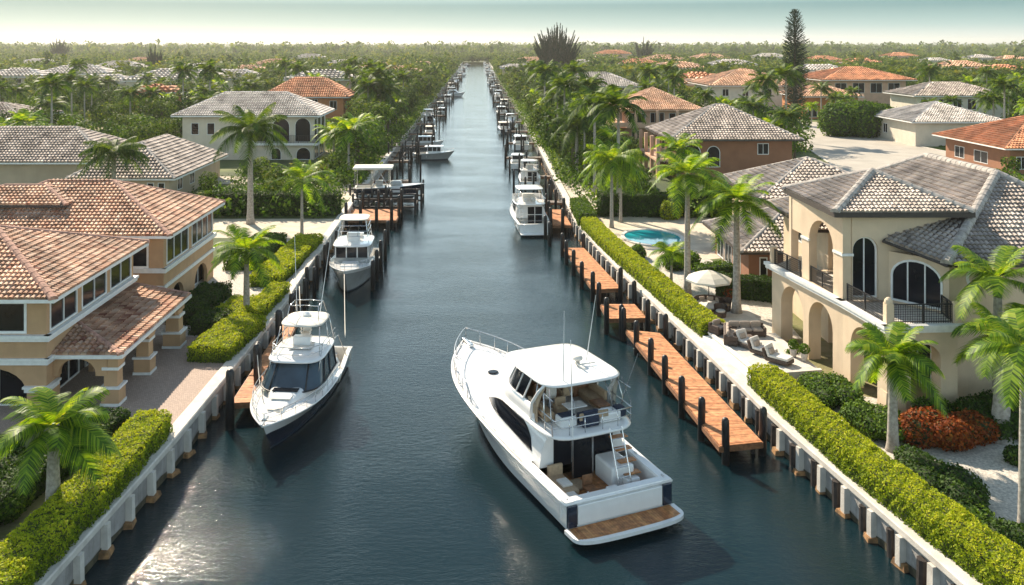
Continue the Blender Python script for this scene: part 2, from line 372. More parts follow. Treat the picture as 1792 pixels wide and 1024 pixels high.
def seawall(side):
    fn, sg = (wl, -1) if side < 0 else (wr, 1)
    t = thing('seawall', 'pale concrete seawall with a thick cap along the %s bank of the canal' % ('left' if side < 0 else 'right'), 'seawall', (fn(0), 0, 0))
    Y = list(range(-30, 131, 4)) + list(range(140, 961, 20)); rows = []; wrows = []
    for y in Y:
        x = fn(y); j = .02 * math.sin(y * .37) + .015 * math.sin(y * 1.1)
        rows.append([(x + sg * .04, y, 1.30), (x + j, y, 1.36), (x + j, y, 1.60), (x + sg * .05 + j, y, 1.66), (x + sg * .75, y, 1.67), (x + sg * .82, y, 1.62), (x + sg * .82, y, 1.36)])
        wrows.append([(x + sg * .16, y, -1.4), (x + sg * .16, y, 1.34), (x + sg * .5, y, 1.34)])
    m = MB(); m.grid(rows, True); m.build('cap', 'concrete', t)
    m = MB(); m.grid(wrows); m.build('wall_face', 'wall_concrete', t)
    m = MB(); m.grid([[(fn(y) + sg * (.13 - .015 * math.sin(y * 1.7)), y, -1.4), (fn(y) + sg * .13, y, .30 + .07 * math.sin(y * .9) + .06 * math.sin(y * 2.3 + 1))] for y in [-30 + .7 * i for i in range(600)]]); m.build('tide_stain', 'tide', t)
    # buttress piers: white concrete stub on a rusty footing, on the right with a black pile beside it
    def pier(mb, ft, pl, x, y, a):
        j = random.uniform
        mb.box((x - sg * .06, y, .72), (.42 + j(-.04, .03), .34 + j(-.03, .04), 1.2), a + j(-.05, .05), taper=.94)
        ft.box((x - sg * j(.04, .16), y + j(-.12, .12), j(-.1, .06)), (j(.5, .8), j(.5, 1.0), .5), a + j(-.3, .3), taper=j(.6, .8))
        if side > 0: pl.tube([(x - sg * .16, y + .75 + j(-.12, .12), -1.2), (x - sg * .14 + j(-.04, .04), y + .75 + j(-.12, .12), 1.28 - j(0, .2))], j(.17, .23), 9)
    y = 29.0; k = 0; big = [MB(), MB(), MB()]; step = 2.3 if side < 0 else 2.05
    while y < 620:
        a = math.atan2(fn(y + 1) - fn(y - 1), -2)
        if k < 70:
            m = [MB(), MB(), MB()]; pier(*m, fn(y) + sg * .12, y, a)
            p = m[0].build('pier', 'concrete', t); m[1].build('footing', 'rust', p)
            if side > 0: m[2].build('timber_pile', 'dark_wood', p)
        else: pier(*big, fn(y) + sg * .12, y, a)
        y += step; k += 1
    o = big[0].build('distant_piers', 'concrete', t); tag(o, kind='stuff')
seawall(-1); seawall(1)

# ================================================================ roofs
TILE_V = []; TILE_F = []
for j in range(2):
    for k in range(5):
        a = PI * k / 4; TILE_V.append((-.5 * math.cos(a) * (1.0 if j == 0 else .78), j * 1.06, .50 * math.sin(a) * (1.0 if j == 0 else .78) + (.19 if j == 0 else .0)))
TILE_F = [(k, k + 1, k + 6, k + 5) for k in range(4)]
TILE_V += [(-.5, 0, -.05), (.5, 0, -.05)]; TILE_F += [(0, 1, 2, 10), (2, 3, 4, 11), (10, 2, 11, 11)]
def slope(nb, A, B, C, D, tw, tl, seed=.5, jit=.5):
    """tiles on the plane A-B (eave, left to right seen from outside), C above B, D above A"""
    A, B, C, D = [np.array(p, float) for p in (A, B, C, D)]
    u = (B - A) / np.linalg.norm(B - A); up = (D if np.linalg.norm(D - A) > .1 else C) - A; v = up - u * (up @ u); v /= np.linalg.norm(v); n = np.cross(u, v)
    if n[2] < 0: n = -n
    W = (B - A) @ u; Dv = (D - A) @ v; Du = (D - A) @ u; Cu = (C - A) @ u; Cv = (C - A) @ v; top = max(Dv, Cv)
    P = []; vi = 0.0
    while vi < top - tl * .4:
        vm = vi + tl * .5; lo = Du * min(1, vm / max(Dv, .01)); hi = W + (Cu - W) * min(1, vm / max(Cv, .01))
        k0 = math.ceil((lo + tw * .35) / tw); k1 = math.floor((hi - tw * .35) / tw)
        for k in range(k0, k1 + 1): P.append((k * tw, vi))
        vi += tl
    if not P: return
    P = np.array(P); T = A + P[:, :1] * u + P[:, 1:] * v + n * .02
    Mx = np.zeros((len(P), 3, 3)); s = rng.uniform(.94, 1.06, len(P))
    Mx[:, :, 0] = u * tw * .98; Mx[:, :, 1] = v * tl; Mx[:, :, 2] = n * tw
    Mx *= s[:, None, None]
    ang = rng.normal(0, .02, len(P)); T = T + rng.normal(0, .006, (len(P), 3))
    nb.rep(TILE_V, TILE_F, Mx, T, np.clip(seed + rng.normal(0, .17, len(P)) + .10 * np.sin(P[:, 0] * .9 + seed * 20) * np.sin(P[:, 1] * 1.3 + P[:, 0] * .23), 0, 1))
def cap_run(mb, p, q, r, l=.6):
    p, q = Vector(p), Vector(q); n = max(1, int((q - p).length / l)); d = (q - p) / n
    a = d.normalized(); s = a.cross(Vector((0, 0, 1))).normalized(); up = s.cross(a)
    for i in range(n):
        A = p + d * i; B = A + d * 1.08; rows = []
        for P, k in ((A, 1.06), (B, .96)):
            rows.append([P + s * math.cos(t) * r * k + up * (math.sin(t) * r * k * .9 + .02) for t in [PI * j / 6 for j in range(7)]])
        mb.cur = random.random(); mb.grid(rows); b = len(mb.v) - 14; mb.face([b + j for j in range(7)])
def hip(t, x0, x1, y0, y1, ze, k, tmat, tw=.34, tl=.46, capr=.17, axis=None, fascia='fascia_dark', name='roof', th=.16, capmat=None, seed=.5, flat=0):
    """hip roof over the eave rectangle; returns the ridge height"""
    wx, wy = x1 - x0, y1 - y0; axis = axis or ('x' if wx > wy else 'y')
    h = min(wx, wy) / 2; zr = ze + h * k; cx, cy = (x0 + x1) / 2, (y0 + y1) / 2
    if axis == 'x': r0, r1 = (x0 + h, cy, zr), (x1 - h, cy, zr)
    else: r0, r1 = (cx, y0 + h, zr), (cx, y1 - h, zr)
    a, b, c, d = (x0, y0, ze), (x1, y0, ze), (x1, y1, ze), (x0, y1, ze)
    if axis == 'x': sl = [(a, b, r1, r0), (b, c, r1, r1), (c, d, r0, r1), (d, a, r0, r0)]
    else: sl = [(a, b, r0, r0), (b, c, r1, r0), (c, d, r1, r1), (d, a, r0, r1)]
    m = MB(); un = 'under'
    m.poly([a, b, c, d])
    for q in sl:
        pts = list(dict.fromkeys(q)); m.poly(pts)
    o = m.build(name, un, t)
    nb = NB()
    for q in sl: slope(nb, *q, tw, tl, seed)
    nb.build('tiles', tmat, o)
    m = MB()
    for p, q in ((a, r0), (d, r0 if axis == 'x' else r1), (b, r1 if axis == 'x' else r0), (c, r1)): cap_run(m, p, q, capr)
    if (Vector(r0) - Vector(r1)).length > .5: cap_run(m, r0, r1, capr)
    m.build('ridge_caps', capmat or tmat, o)
    m = MB(); e = .05; q = .03
    for (xa, xb, ya, yb) in ((x0 - e, x1 + e, y0 - e, y0 + q), (x0 - e, x1 + e, y1 - q, y1 + e), (x0 - e, x0 + q, y0 + q, y1 - q), (x1 - q, x1 + e, y0 + q, y1 - q)):
        m.bx(xa, xb, ya, yb, ze - th, ze + .03)
    m.build('gutter', fascia, o)
    return zr
def rect(u0, u1, z0, z1): return [(u0, z0), (u1, z0), (u1, z1), (u0, z1)]
def arch(u0, u1, z0, zt, n=12, h=None):
    r = (u1 - u0) / 2; h = h or r; c = (u0 + u1) / 2; zs = zt - h
    return [(u0, z0), (u1, z0)] + [(c + r * math.cos(PI * i / n), zs + h * math.sin(PI * i / n)) for i in range(n + 1)]
def notch(u0, u1, zb, zt, n=12, h=None):
    """points of an arch that opens the bottom edge, for use inside an outline running along increasing u at z=zb"""
    r = (u1 - u0) / 2; h = h or r; c = (u0 + u1) / 2; zs = zt - h
    return [(u0, zb)] + [(c - r * math.cos(PI * i / n), zs + h * math.sin(PI * i / n)) for i in range(n + 1)] + [(u1, zb)]
def frame_win(t, p0, p1, shape, panes=2, fr=.09, depth=.10, out=.04, framemat='trim', name='window', bars=0, inset=.10, wallth=.3):
    """window: frame ring following `shape` (u,z) proud of the wall, mullions, and a dark pane as a sub-part"""
    P0 = Vector((p0[0], p0[1], 0)); d = Vector((p1[0], p1[1], 0)) - P0; d.normalize(); nn = Vector((d.y, -d.x, 0))
    us = [q[0] for q in shape]; zs = [q[1] for q in shape]; cu, cz = (min(us) + max(us)) / 2, (min(zs) + max(zs)) / 2
    su = 1 - 2 * fr / (max(us) - min(us)); szz = 1 - 2 * fr / (max(zs) - min(zs))
    inn = [(cu + (a - cu) * su, cz + (b - cz) * szz) for a, b in shape]
    m = MB(); q0 = P0 + nn * out
    m.panel(q0, q0 + d, shape, [inn], -depth)
    u0, u1, z0, z1 = min(us), max(us), min(zs), max(zs)
    for k in range(1, panes):
        u = u0 + (u1 - u0) * k / panes; P = P0 + d * u + nn * (out - depth / 2)
        hh = z1 if len(shape) == 4 else z1 - .02 - (abs(u - cu) / ((u1 - u0) / 2)) ** 2 * (u1 - u0) * .35
        m.box((P.x, P.y, (z0 + hh) / 2), (.07, .08, hh - z0 - .04), math.atan2(d.y, d.x))
    for k in range(1, bars + 1):
        z = z0 + (z1 - z0) * k / (bars + 1); P = P0 + d * cu + nn * (out - depth / 2)
        m.box((P.x, P.y, z), (u1 - u0 - .1, .06, .06), math.atan2(d.y, d.x))
    f = m.build(name, framemat, t)
    m = MB(); q0 = P0 + nn * (out - depth + .03)
    m.panel(q0, q0 + d, inn, (), -.025); m.build('pane', 'glass', f)
    return f
def band(mb, pts, z0, z1, out=.12, closed=False):
    """trim band round the outside of the polyline pts (outside to the right of travel)"""
    for (x0, y0), (x1, y1) in zip(pts[:-1], pts[1:]):
        d = Vector((x1 - x0, y1 - y0, 0)); l = d.length; d.normalize(); o = Vector((d.y, -d.x, 0))
        c = Vector(((x0 + x1) / 2, (y0 + y1) / 2, (z0 + z1) / 2)) + o * (out / 2 - .03)
        mb.box(c, (l + 2 * out - .002, out + .06, z1 - z0), math.atan2(d.y, d.x))
def rail(t, p0, p1, z, h=1.0, name='railing', newel=True, gap=.13, glass=False):
    a, b = Vector((*p0, z)), Vector((*p1, z)); d = b - a; l = d.length; n = max(2, int(l / gap)); rz = math.atan2(d.y, d.x)
    m = MB(); c = (a + b) / 2
    m.box((c.x, c.y, z + h), (l, .07, .06), rz); m.box((c.x, c.y, z + .1), (l, .05, .05), rz)
    for k in range(n + 1):
        p = a + d * k / n; m.box((p.x, p.y, z + h / 2), (.024, .024, h), rz)
    for k in range(max(2, round(l / 1.6)) + 1):
        p = a + d * k / max(2, round(l / 1.6)); m.box((p.x, p.y, z + h / 2 + .02), (.07, .07, h + .04), rz)
    for k in range(1, 7): m.box((c.x, c.y, z + .1 + (h - .1) * k / 7), (l, .02, .022), rz)
    return m.build(name, 'black_rubber', t)

# ---------------------------------------------------------------- generic house
def box_wall(t, x0, x1, y0, y1, z0, z1, mat, S_=(), W_=(), E_=(), th=.3, name='wall'):
    """four plates; S_, W_, E_: holes (u,z) on the camera side, the west and the east side"""
    m = MB()
    m.panel((x0, y0), (x1, y0), rect(0, x1 - x0, z0, z1), S_, -th)
    m.panel((x1, y1), (x0, y1), rect(0, x1 - x0, z0, z1), (), -th)
    e = .001
    m.panel((x0, y1), (x0, y0), rect(th, y1 - y0 - th, z0, z1), W_, -th)
    m.panel((x1, y0), (x1, y1), rect(th, y1 - y0 - th, z0, z1), E_, -th)
    w_ = m.build(name, mat, t)
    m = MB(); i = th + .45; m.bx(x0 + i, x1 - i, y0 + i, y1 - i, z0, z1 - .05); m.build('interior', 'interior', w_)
    return w_
def house(label, cat, x0, x1, y0, y1, ze, k, wall, tile, wins_s=(), wins_side=(), side='E', ov=.8, z0=1.2, tw=.45, tl=.6, group=None, capr=.2, capmat=None, seed=.5, axis=None, name='house', fascia='trim', chimney=None):
    t = thing(name, label, cat, ((x0 + x1) / 2, (y0 + y1) / 2, 1.5), 0, group)
    sh = lambda w_: (arch(w_[1], w_[2], w_[3], w_[4]) if w_[0] == 'a' else rect(w_[1], w_[2], w_[3], w_[4]))
    S_ = [sh(q) for q in wins_s]; D_ = [sh(q) for q in wins_side]
    wp = box_wall(t, x0, x1, y0, y1, z0, ze, wall, S_, D_ if side == 'W' else (), D_ if side == 'E' else ())
    for q, s_ in zip(wins_s, S_): frame_win(t, (x0, y0), (x1, y0), s_, q[5] if len(q) > 5 else 2)
    for q, s_ in zip(wins_side, D_):
        if side == 'E': frame_win(t, (x1, y0), (x1, y1), s_, q[5] if len(q) > 5 else 2)
        else: frame_win(t, (x0, y1), (x0, y0), s_, q[5] if len(q) > 5 else 2)
    hip(t, x0 - ov, x1 + ov, y0 - ov, y1 + ov, ze, k, tile, tw, tl, capr, axis, fascia, capmat=capmat, seed=seed)
    return t
# ================================================================ left bank: tan villa with terracotta roofs
LH = thing('villa', 'tan stucco villa with two terracotta tiled hip roofs and ribbon windows at the left edge', 'house', (-28, 58, 1.5))
def ltan():
    # --- near block A
    xe, ys_, yn = -24.0, 49.3, 61.7
    E_ = [rect(a, b, 5.85, 7.65) for a, b in ((.35, 3.75), (4.35, 7.95), (8.5, 12.0))]
    out = [(0.3, 1.2), *notch(1.6, 6.0, 1.2, 4.0, h=1.2), *notch(6.6, 11.2, 1.2, 4.0, h=1.2), (12.4, 1.2), (12.4, 7.85), (0.3, 7.85)]
    m = MB(); m.panel((xe, ys_), (xe, yn), out, E_, -.3)
    Sh = [rect(1.0, 11.5, 5.85, 7.65), rect(12.1, 14.9, 5.85, 7.65)]
    m.panel((xe - 16, ys_), (xe, ys_), [(0, 1.2), *notch(5.0, 9.4, 1.2, 3.9, h=1.4), *notch(10.9, 14.9, 1.2, 3.9, h=1.4), (16, 1.2), (16, 7.85), (0, 7.85)], Sh, -.3)
    m.panel((xe, yn), (xe - 16, yn), rect(.3, 16, 1.2, 7.85), (), -.3)
    m.build('wall', 'stucco_tan', LH)
    for e_ in E_: frame_win(LH, (xe, ys_), (xe, yn), e_, 2, fr=.11)
    for e_ in Sh: frame_win(LH, (xe - 16, ys_), (xe, ys_), e_, 3 if e_[1][0] < 12 else 1, fr=.14)
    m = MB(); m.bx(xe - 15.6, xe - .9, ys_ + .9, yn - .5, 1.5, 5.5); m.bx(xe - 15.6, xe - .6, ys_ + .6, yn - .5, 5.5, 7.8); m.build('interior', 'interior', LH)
    for a, b in ((1.7, 5.9), (6.8, 11.0)): frame_win(LH, (xe - .85, ys_), (xe - .85, yn), rect(a, b, 1.5, 4.1), 3, name='glass_door')
    for a, b in ((5.2, 9.3), (11.0, 14.8)): frame_win(LH, (xe - 16, ys_ + .85), (xe, ys_ + .85), rect(a, b, 1.5, 4.0), 2, name='glass_door')
    m = MB(); pth = [(xe - 16, ys_), (xe, ys_), (xe, yn)]
    band(m, pth, 5.45, 5.78, .22); band(m, pth, 5.62, 5.80, .30); band(m, pth, 4.12, 4.36, .12); band(m, pth, 4.36, 4.48, .18); band(m, pth, 7.70, 7.90, .14)
    m.box((xe - .5, ys_ + .5, 2.72), (1.35, 1.35, .22)); m.box((xe - .5, ys_ + .5, 2.88), (1.5, 1.5, .12))
    m.build('trim_band', 'trim', LH)
    hip(LH, xe - 17.2, xe + .75, ys_ - .75, yn + .75, 7.92, .36, 'tile_terra', .30, .40, .25, axis='x', fascia='trim', capmat='mortar_terra', seed=.58)
    # --- far block B
    xe, ys_, yn = -23.2, 65.4, 77.7
    E2 = [rect(.6, 5.6, 5.5, 7.5), rect(6.4, 12.0, 5.5, 7.5)]
    m = MB(); m.panel((xe, ys_), (xe, yn), [(.3, 1.2), *notch(1.5, 4.5, 1.2, 3.5, h=1.1), *notch(7.2, 10.6, 1.2, 3.5, h=1.2), (12.3, 1.2), (12.3, 7.8), (.3, 7.8)], E2, -.3)
    S2 = [rect(11.8, 14.9, 5.4, 7.6)]
    m.panel((xe - 16, ys_), (xe, ys_), rect(0, 16, 1.2, 7.8), S2, -.3); m.panel((xe, yn), (xe - 16, yn), rect(.3, 16, 1.2, 7.8), (), -.3)
    m.build('wall', 'stucco_tan', LH)
    frame_win(LH, (xe, ys_), (xe, yn), E2[0], 3, fr=.11); frame_win(LH, (xe, ys_), (xe, yn), E2[1], 4, fr=.11)
    frame_win(LH, (xe - 16, ys_), (xe, ys_), S2[0], 1, fr=.14)
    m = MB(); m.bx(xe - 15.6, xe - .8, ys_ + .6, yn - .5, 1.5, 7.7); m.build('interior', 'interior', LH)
    for a, b in ((1.6, 4.4), (7.3, 10.5)): frame_win(LH, (xe - .78, ys_), (xe - .78, yn), rect(a, b, 1.5, 3.6), 2, name='glass_door')
    m = MB(); pth = [(xe - 16, ys_), (xe, ys_), (xe, yn)]
    band(m, pth, 5.08, 5.4, .24); band(m, pth, 3.85, 4.1, .12); band(m, pth, 7.62, 7.86, .12); m.build('trim_band', 'trim', LH)
    hip(LH, xe - 18.4, xe + .75, ys_ - .75, yn + .75, 7.9, .42, 'tile_terra', .33, .43, .22, axis='x', fascia='trim', capmat='mortar_terra', seed=.52)
    hip(LH, xe - 17.4, xe - 8.2, ys_ + 2.2, yn - 4.2, 9.62, .34, 'tile_terra', .33, .43, .2, axis='x', fascia='fascia_dark', capmat='mortar_terra', seed=.6, name='upper_roof')
    # --- porch roof on square columns
    A, B, C, D = (-20.1, 49.9, 4.42), (-20.1, 61.9, 4.42), (-24.25, 61.9, 5.2), (-24.25, 53.4, 5.2); E = (-24.25, 49.9, 4.42)
    m = MB(); m.poly([A, B, C, D]); m.poly([E, A, D]); m.poly([(-20.1, 49.9, 4.28), (-20.1, 61.9, 4.28), (-24.3, 61.9, 4.28), (-24.3, 49.9, 4.28)]); m.poly([B, C, (-24.25, 61.9, 4.28), (-20.1, 61.9, 4.28)])
    o = m.build('porch_roof', 'under', LH); nb = NB(); slope(nb, A, B, C, D, .34, .44, .42); slope(nb, E, A, D, D, .34, .44, .42); nb.build('tiles', 'tile_terra', o)
    m = MB(); cap_run(m, A, D, .2); cap_run(m, B, C, .16); cap_run(m, D, (-24.2, 61.9, 5.22), .12); m.build('ridge_caps', 'mortar_terra', o)
    m = MB(); m.bx(-20.1, -20.0, 49.85, 61.95, 4.24, 4.44); m.bx(-24.2, -20.1, 49.8, 49.9, 4.24, 4.44); m.build('gutter', 'trim', o)
    for (cx, cy, bw) in ((-20.75, 50.45, 1.0), (-20.75, 55.2, 1.0), (-20.55, 60.0, 1.15)):
        m = MB(); m.box((cx, cy, 2.0), (bw, bw, 1.0)); m.box((cx, cy, 3.25), (bw * .78, bw * .78, 1.5), taper=.92)
        o = m.build('column', 'stucco_tan', LH)
        for zz, kk, hh_ in ((2.55, 1.16, .12), (1.6, 1.1, .16), (3.62, .95, .16)): m = MB(); m.box((cx, cy, zz), (bw * kk, bw * kk, hh_)); m.build('column_moulding', 'trim', o)
    m = MB(); m.panel((-20.3, 50.0), (-20.3, 61.4), [(0, 3.7), *notch(.9, 4.75, 3.7, 4.18, h=.44), *notch(5.7, 9.5, 3.7, 4.18, h=.44), (11.3, 3.7), (11.3, 4.3), (0, 4.3)], (), -.6)
    m.panel((-24, 50.05), (-20.92, 50.05), [(0, 3.2), *notch(.3, 2.4, 3.2, 4.16, h=.8), (3.05, 3.2), (3.05, 4.3), (0, 4.3)], (), -.4); m.build('porch_arches', 'stucco_tan', LH)
ltan()

# ================================================================ right bank: cream villa with tower and balconies
RH = thing('villa', 'cream two storey villa with grey tiled roofs, arcade, corner tower and black balcony railings', 'house', (28, 58, 1.5))
def rcream():
    A, B, C, D = (20.7, 62.3), (22.05, 53.5), (22.5, 48.7), (26.5, 48.9)
    zs = 6.15; zt = 6.5
    # ground arcade along the canal A->B->C (outside = canal side = right of travel B->A, so travel from B to A reversed)
    LAB = math.dist(A, B); LBC = math.dist(B, C)
    # ground floor plates run from the near end to the far end with outside on the left, so thickness goes inwards (+)
    m = MB()
    def U(u): return LAB - u
    o1 = [(0, 1.2), *notch(.35, 2.75, 1.2, 5.35), *notch(4.05, 6.55, 1.2, 5.5), (LAB, 1.2), (LAB, zs), (0, zs)]
    m.panel(A, B, [(LAB - 0, 1.2)] + [] + [(LAB, zs), (0, zs), (0, 1.2)] + notch(1.3, 4.25, 1.2, 5.6) + notch(4.95, 7.8, 1.2, 5.6), (), -.85)
    m.panel(B, C, [(0, 1.2), *notch(.9, 3.85, 1.2, 5.55), (LBC, 1.2), (LBC, zs), (0, zs)], (), -.85)
    m.panel(C, D, [(.86, 1.2), *notch(1.35, 3.05, 1.2, 5.4), (4.0, 1.2), (4.0, zs), (.86, zs)], (), -.8)
    m.build('arcade_wall', 'stucco_cream', RH)
    m = MB(); m.box((22.95, 49.1, 1.95), (1.25, 1.2, 1.7), taper=.82); m.build('column_plinth', 'stucco_cream', RH)
    # slab with white edge
    m = MB(); pts = [A, B, C, D, (26.9, 51.2), (29, 53), (27, 63), (24.5, 66)]; m.prism(pts, zs, zs + .2)
    m.build('balcony_slab', 'concrete', RH)
    m = MB(); off = .0
    band(m, [(20.66, 62.6), B], zs - .02, zt, .24); band(m, [B, C], zs - .02, zt, .24); band(m, [C, D], zs - .02, zt, .24)
    band(m, [(20.66, 62.6), B], zs + .18, zt + .04, .32); band(m, [B, C], zs + .18, zt + .04, .32); band(m, [C, D], zs + .18, zt + .04, .32); m.build('balcony_edge', 'trim', RH)
    # main block
    x0, y0 = 26.7, 50.9
    Wn = [rect(.3, 1.5, 1.5, 1.6)]
    T = 21.0; P_, Q_ = (24.75, 53.6), (27.1, 50.9); LD = math.dist(P_, Q_); big = arch(.25, LD - .35, 6.55, 9.2, h=1.1)     # west wall runs from y=72 down to 50.9
    m = MB(); m.panel((x0, 71.9), (x0, y0), rect(.3, T - .3, 1.2, 6.1), [rect(14.8, 19.8, 1.6, 5.2)], -.3)
    m.panel((x0, 71.9), (x0, 60), rect(.3, 11.8, 6.1, 9.45), (), -.3); m.panel(P_, Q_, rect(-.3, LD, 6.4, 9.45), [big], -.3)
    m.panel((x0, y0), (40.5, y0), [(0, 1.2), (13.8, 1.2), (13.8, 9.45), (.44, 9.45), (.44, 6.1), (0, 6.1)], [[(1.9 + .42 * math.cos(a), 8.5 + .42 * math.sin(a)) for a in [2 * PI * i / 16 for i in range(16)]]], -.3)
    m.build('wall', 'stucco_cream', RH)
    frame_win(RH, P_, Q_, big, 3, fr=.12); frame_win(RH, (x0, 71.9), (x0, y0), rect(14.8, 19.8, 1.6, 5.2), 3, name='glass_door')
    m = MB(); cr = lambda r: [(1.9 + r * math.cos(a), 8.5 + r * math.sin(a)) for a in [2 * PI * i / 20 for i in range(20)]]
    m.panel((x0, y0 - .06), (40, y0 - .06), cr(.56), [cr(.40)], -.2); f = m.build('round_window', 'trim', RH)
    m = MB(); m.panel((x0, y0 + .05), (40, y0 + .05), cr(.42), (), -.03); m.build('pane', 'stucco_cream', f)
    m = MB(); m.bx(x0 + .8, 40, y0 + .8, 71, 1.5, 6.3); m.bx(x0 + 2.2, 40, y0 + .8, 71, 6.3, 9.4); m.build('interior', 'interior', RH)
    Aq, Bq, Cq, Dq = (24.45, 53.42, 10.15), (26.6, 50.02, 9.50), (29.5, 53.55, 11.75), (27.0, 57.2, 12.2)
    m = MB(); m.poly([Aq, Bq, Cq, Dq]); m.poly([(a, b, c - .16) for a, b, c in (Aq, Bq, Cq, Dq)]); m.poly([Aq, Bq, (Bq[0], Bq[1], Bq[2] - .16), (Aq[0], Aq[1], Aq[2] - .16)]); o = m.build('bay_roof', 'under', RH)
    nb = NB(); slope(nb, Aq, Bq, Cq, Dq, .31, .40, .55); nb.build('tiles', 'tile_grey', o)
    m = MB(); m.tube([(Aq[0] - .03, Aq[1] - .03, Aq[2] - .07), (Bq[0] - .03, Bq[1] - .03, Bq[2] - .07)], .09, 6); m.build('gutter', 'fascia_dark', o)
    hip(RH, 26.5, 40.2, 50.1, 72.6, 9.5, .60, 'tile_grey', .28, .36, .31, axis='y', fascia='fascia_dark', capmat='mortar_grey', seed=.55)
    # tower
    ta, tb = (21.45, 58.6), (22.05, 53.5); TL = math.dist(ta, tb)
    m = MB(); m.panel(ta, tb, [(0, zt), (0, 11.85), (TL, 11.85), (TL, zt)], [arch(.95, 4.0, zt + .02, 10.75)], -.55)
    ar = arch(.6, 2.15, 6.6, 10.3)
    m.panel(tb, (28.6, 53.5), rect(.56, 6.55, zt, 11.85), [ar], -.45)
    m.panel((28.6, 53.5), (28.6, 60.6), rect(.46, 7.1, zt, 11.85), (), -.4); m.panel((28.6, 60.6), (21.3, 60.6), rect(.41, 7.3, zt, 11.85), [arch(3.5, 6.8, zt + .02, 10.6)], -.4)
    m.panel((21.33, 60.55), ta, rect(0, 1.95, 9.4, 11.85), (), -.5)
    m.build('tower_wall', 'stucco_cream', RH)
    frame_win(RH, (tb[0], tb[1] + .25), (28.6, tb[1] + .25), ar, 2, fr=.10, name='glass_door')
    m = MB(); m.bx(25.2, 28, 54.2, 60, zt, 11.6); m.build('interior', 'stucco_cream', RH)
    frame_win(RH, (25.18, 60), (25.18, 54), rect(.3, 5.7, 6.55, 10.2), 4, name='glass_door')
    for q in ([(21.45, 58.6), (21.56, 57.66)], [(21.93, 54.55), (22.05, 53.5), (22.62, 53.5)]): m = MB(); band(m, q, 9.15, 9.3, .07); m.build('impost_band', 'trim', RH)
    hip(RH, 21.3, 29.6, 52.8, 61.5, 11.9, .44, 'tile_grey', .27, .35, .27, axis='x', fascia='fascia_dark', capmat='mortar_grey', seed=.55, name='tower_roof', th=.28)
    for k in range(6): m = MB(); m.box((21.75, 53.9 + k * 1.3, 11.66), (.5, .16, .2)); m.build('roof_bracket', 'dark_wood', RH); m = MB(); m.box((22.4 + k * 1.25, 53.3, 11.66), (.16, .5, .2)); m.build('roof_bracket', 'dark_wood', RH)
    # left wing on the upper floor
    aw = arch(2.6, 5.2, 7.2, 9.1, h=1.0)
    m = MB(); m.panel((24.0, 69.5), (24.0, 60.62), [(0, 1.2), (0, 9.45), (8.85, 9.45), (8.85, 1.2)], [aw], -.3); m.panel((24.3, 60.65), (27, 60.65), rect(0, 2.3, 1.2, 6.1), (), .2); m.build('wing_wall', 'stucco_cream', RH)
    frame_win(RH, (24.0, 69.5), (24.0, 60.62), aw, 2)
    hip(RH, 22.9, 34.5, 60.2, 70.6, 9.3, .42, 'tile_grey', .28, .36, .20, axis='x', fascia='fascia_dark', capmat='mortar_grey', seed=.5, name='wing_roof')
    # railings
    rail(RH, (20.86, 62.2), (21.4, 58.75), zt, 1.05); rail(RH, (21.68, 57.7), (22.0, 54.6), zt, 1.0)
    rail(RH, (22.2, 53.2), (22.62, 49.3), zt, 1.05); rail(RH, (23.0, 48.98), (26.35, 49.12), zt, 1.05); rail(RH, (26.4, 49.2), (26.6, 50.8), zt, 1.05)
    m = MB(); m.box((22.75, 49.05, 7.05), (.42, .42, 1.1)); m.lathe((22.75, 49.05, 7.6), [(.24, 0), (.24, .08), (.2, .22), (.1, .32), (.02, .35)], 12); m.build('newel_post', 'stucco_cream', RH)
    m = MB(); m.box((20.85, 62.4, 7.1), (.4, .4, 1.2)); m.build('newel_post', 'stucco_cream', RH)
    m = MB(); m.box((26.45, 49.05, 7.1), (.26, .26, 1.2)); m.build('newel_post', 'stucco_cream', RH)
rcream()

# ================================================================ guest wing and the middle-distance houses
house('low guest house with terracotta walls, glass doors and grey tiled roof behind the cream villa', 'house', 23.2, 35, 75.8, 86.5, 4.3, .46, 'stucco_brown', 'tile_grey',
      wins_s=(('r', .9, 1.6, 1.6, 3.7, 1), ('r', 3.5, 5.5, 1.6, 3.7)), wins_side=(('r', .8, 3.0, 1.6, 3.6), ('r', 3.4, 5.6, 1.6, 3.6), ('r', 6.1, 8.4, 1.6, 3.6)), side='W', ov=.95, tw=.36, tl=.5, capmat='mortar_grey', fascia='fascia_dark')
house('long grey roofed upper block standing behind the low guest house', 'house', 29.0, 41.5, 88.5, 101, 6.6, .42, 'stucco_cream', 'tile_grey',
      wins_s=(('r', 1, 2.6, 4.4, 5.8), ('r', 4.5, 6.1, 4.4, 5.8)), ov=1.2, tw=.42, tl=.56, capmat='mortar_grey', fascia='fascia_dark')
R2 = house('brown stucco house with arched openings and a wide grey pyramid roof', 'house', 29.8, 47.2, 133, 149, 7.6, .50, 'stucco_brown', 'tile_grey',
      wins_s=(('a', 1.0, 3.7, 3.2, 6.9, 1), ('a', 4.6, 6.6, 3.4, 6.6, 1), ('r', 12.2, 13.9, 5.3, 7.0)), wins_side=(('a', 1.2, 4.2, 3.0, 6.8, 1), ('a', 5.4, 8.2, 3.0, 6.8, 1), ('a', 9.4, 12.2, 3.0, 6.8, 1)), side='W', ov=1.3, capmat='mortar_grey', fascia='fascia_dark')
m = MB(); m.bx(26.9, 29.7, 133.5, 148, 4.2, 4.5); m.build('balcony', 'stucco_pink', R2)
for y in (133.7, 138.4, 143.1, 147.8):
    m = MB(); m.box((27.2, y, 4.5), (.5, .5, 6.2)); m.build('column', 'stucco_pink', R2)
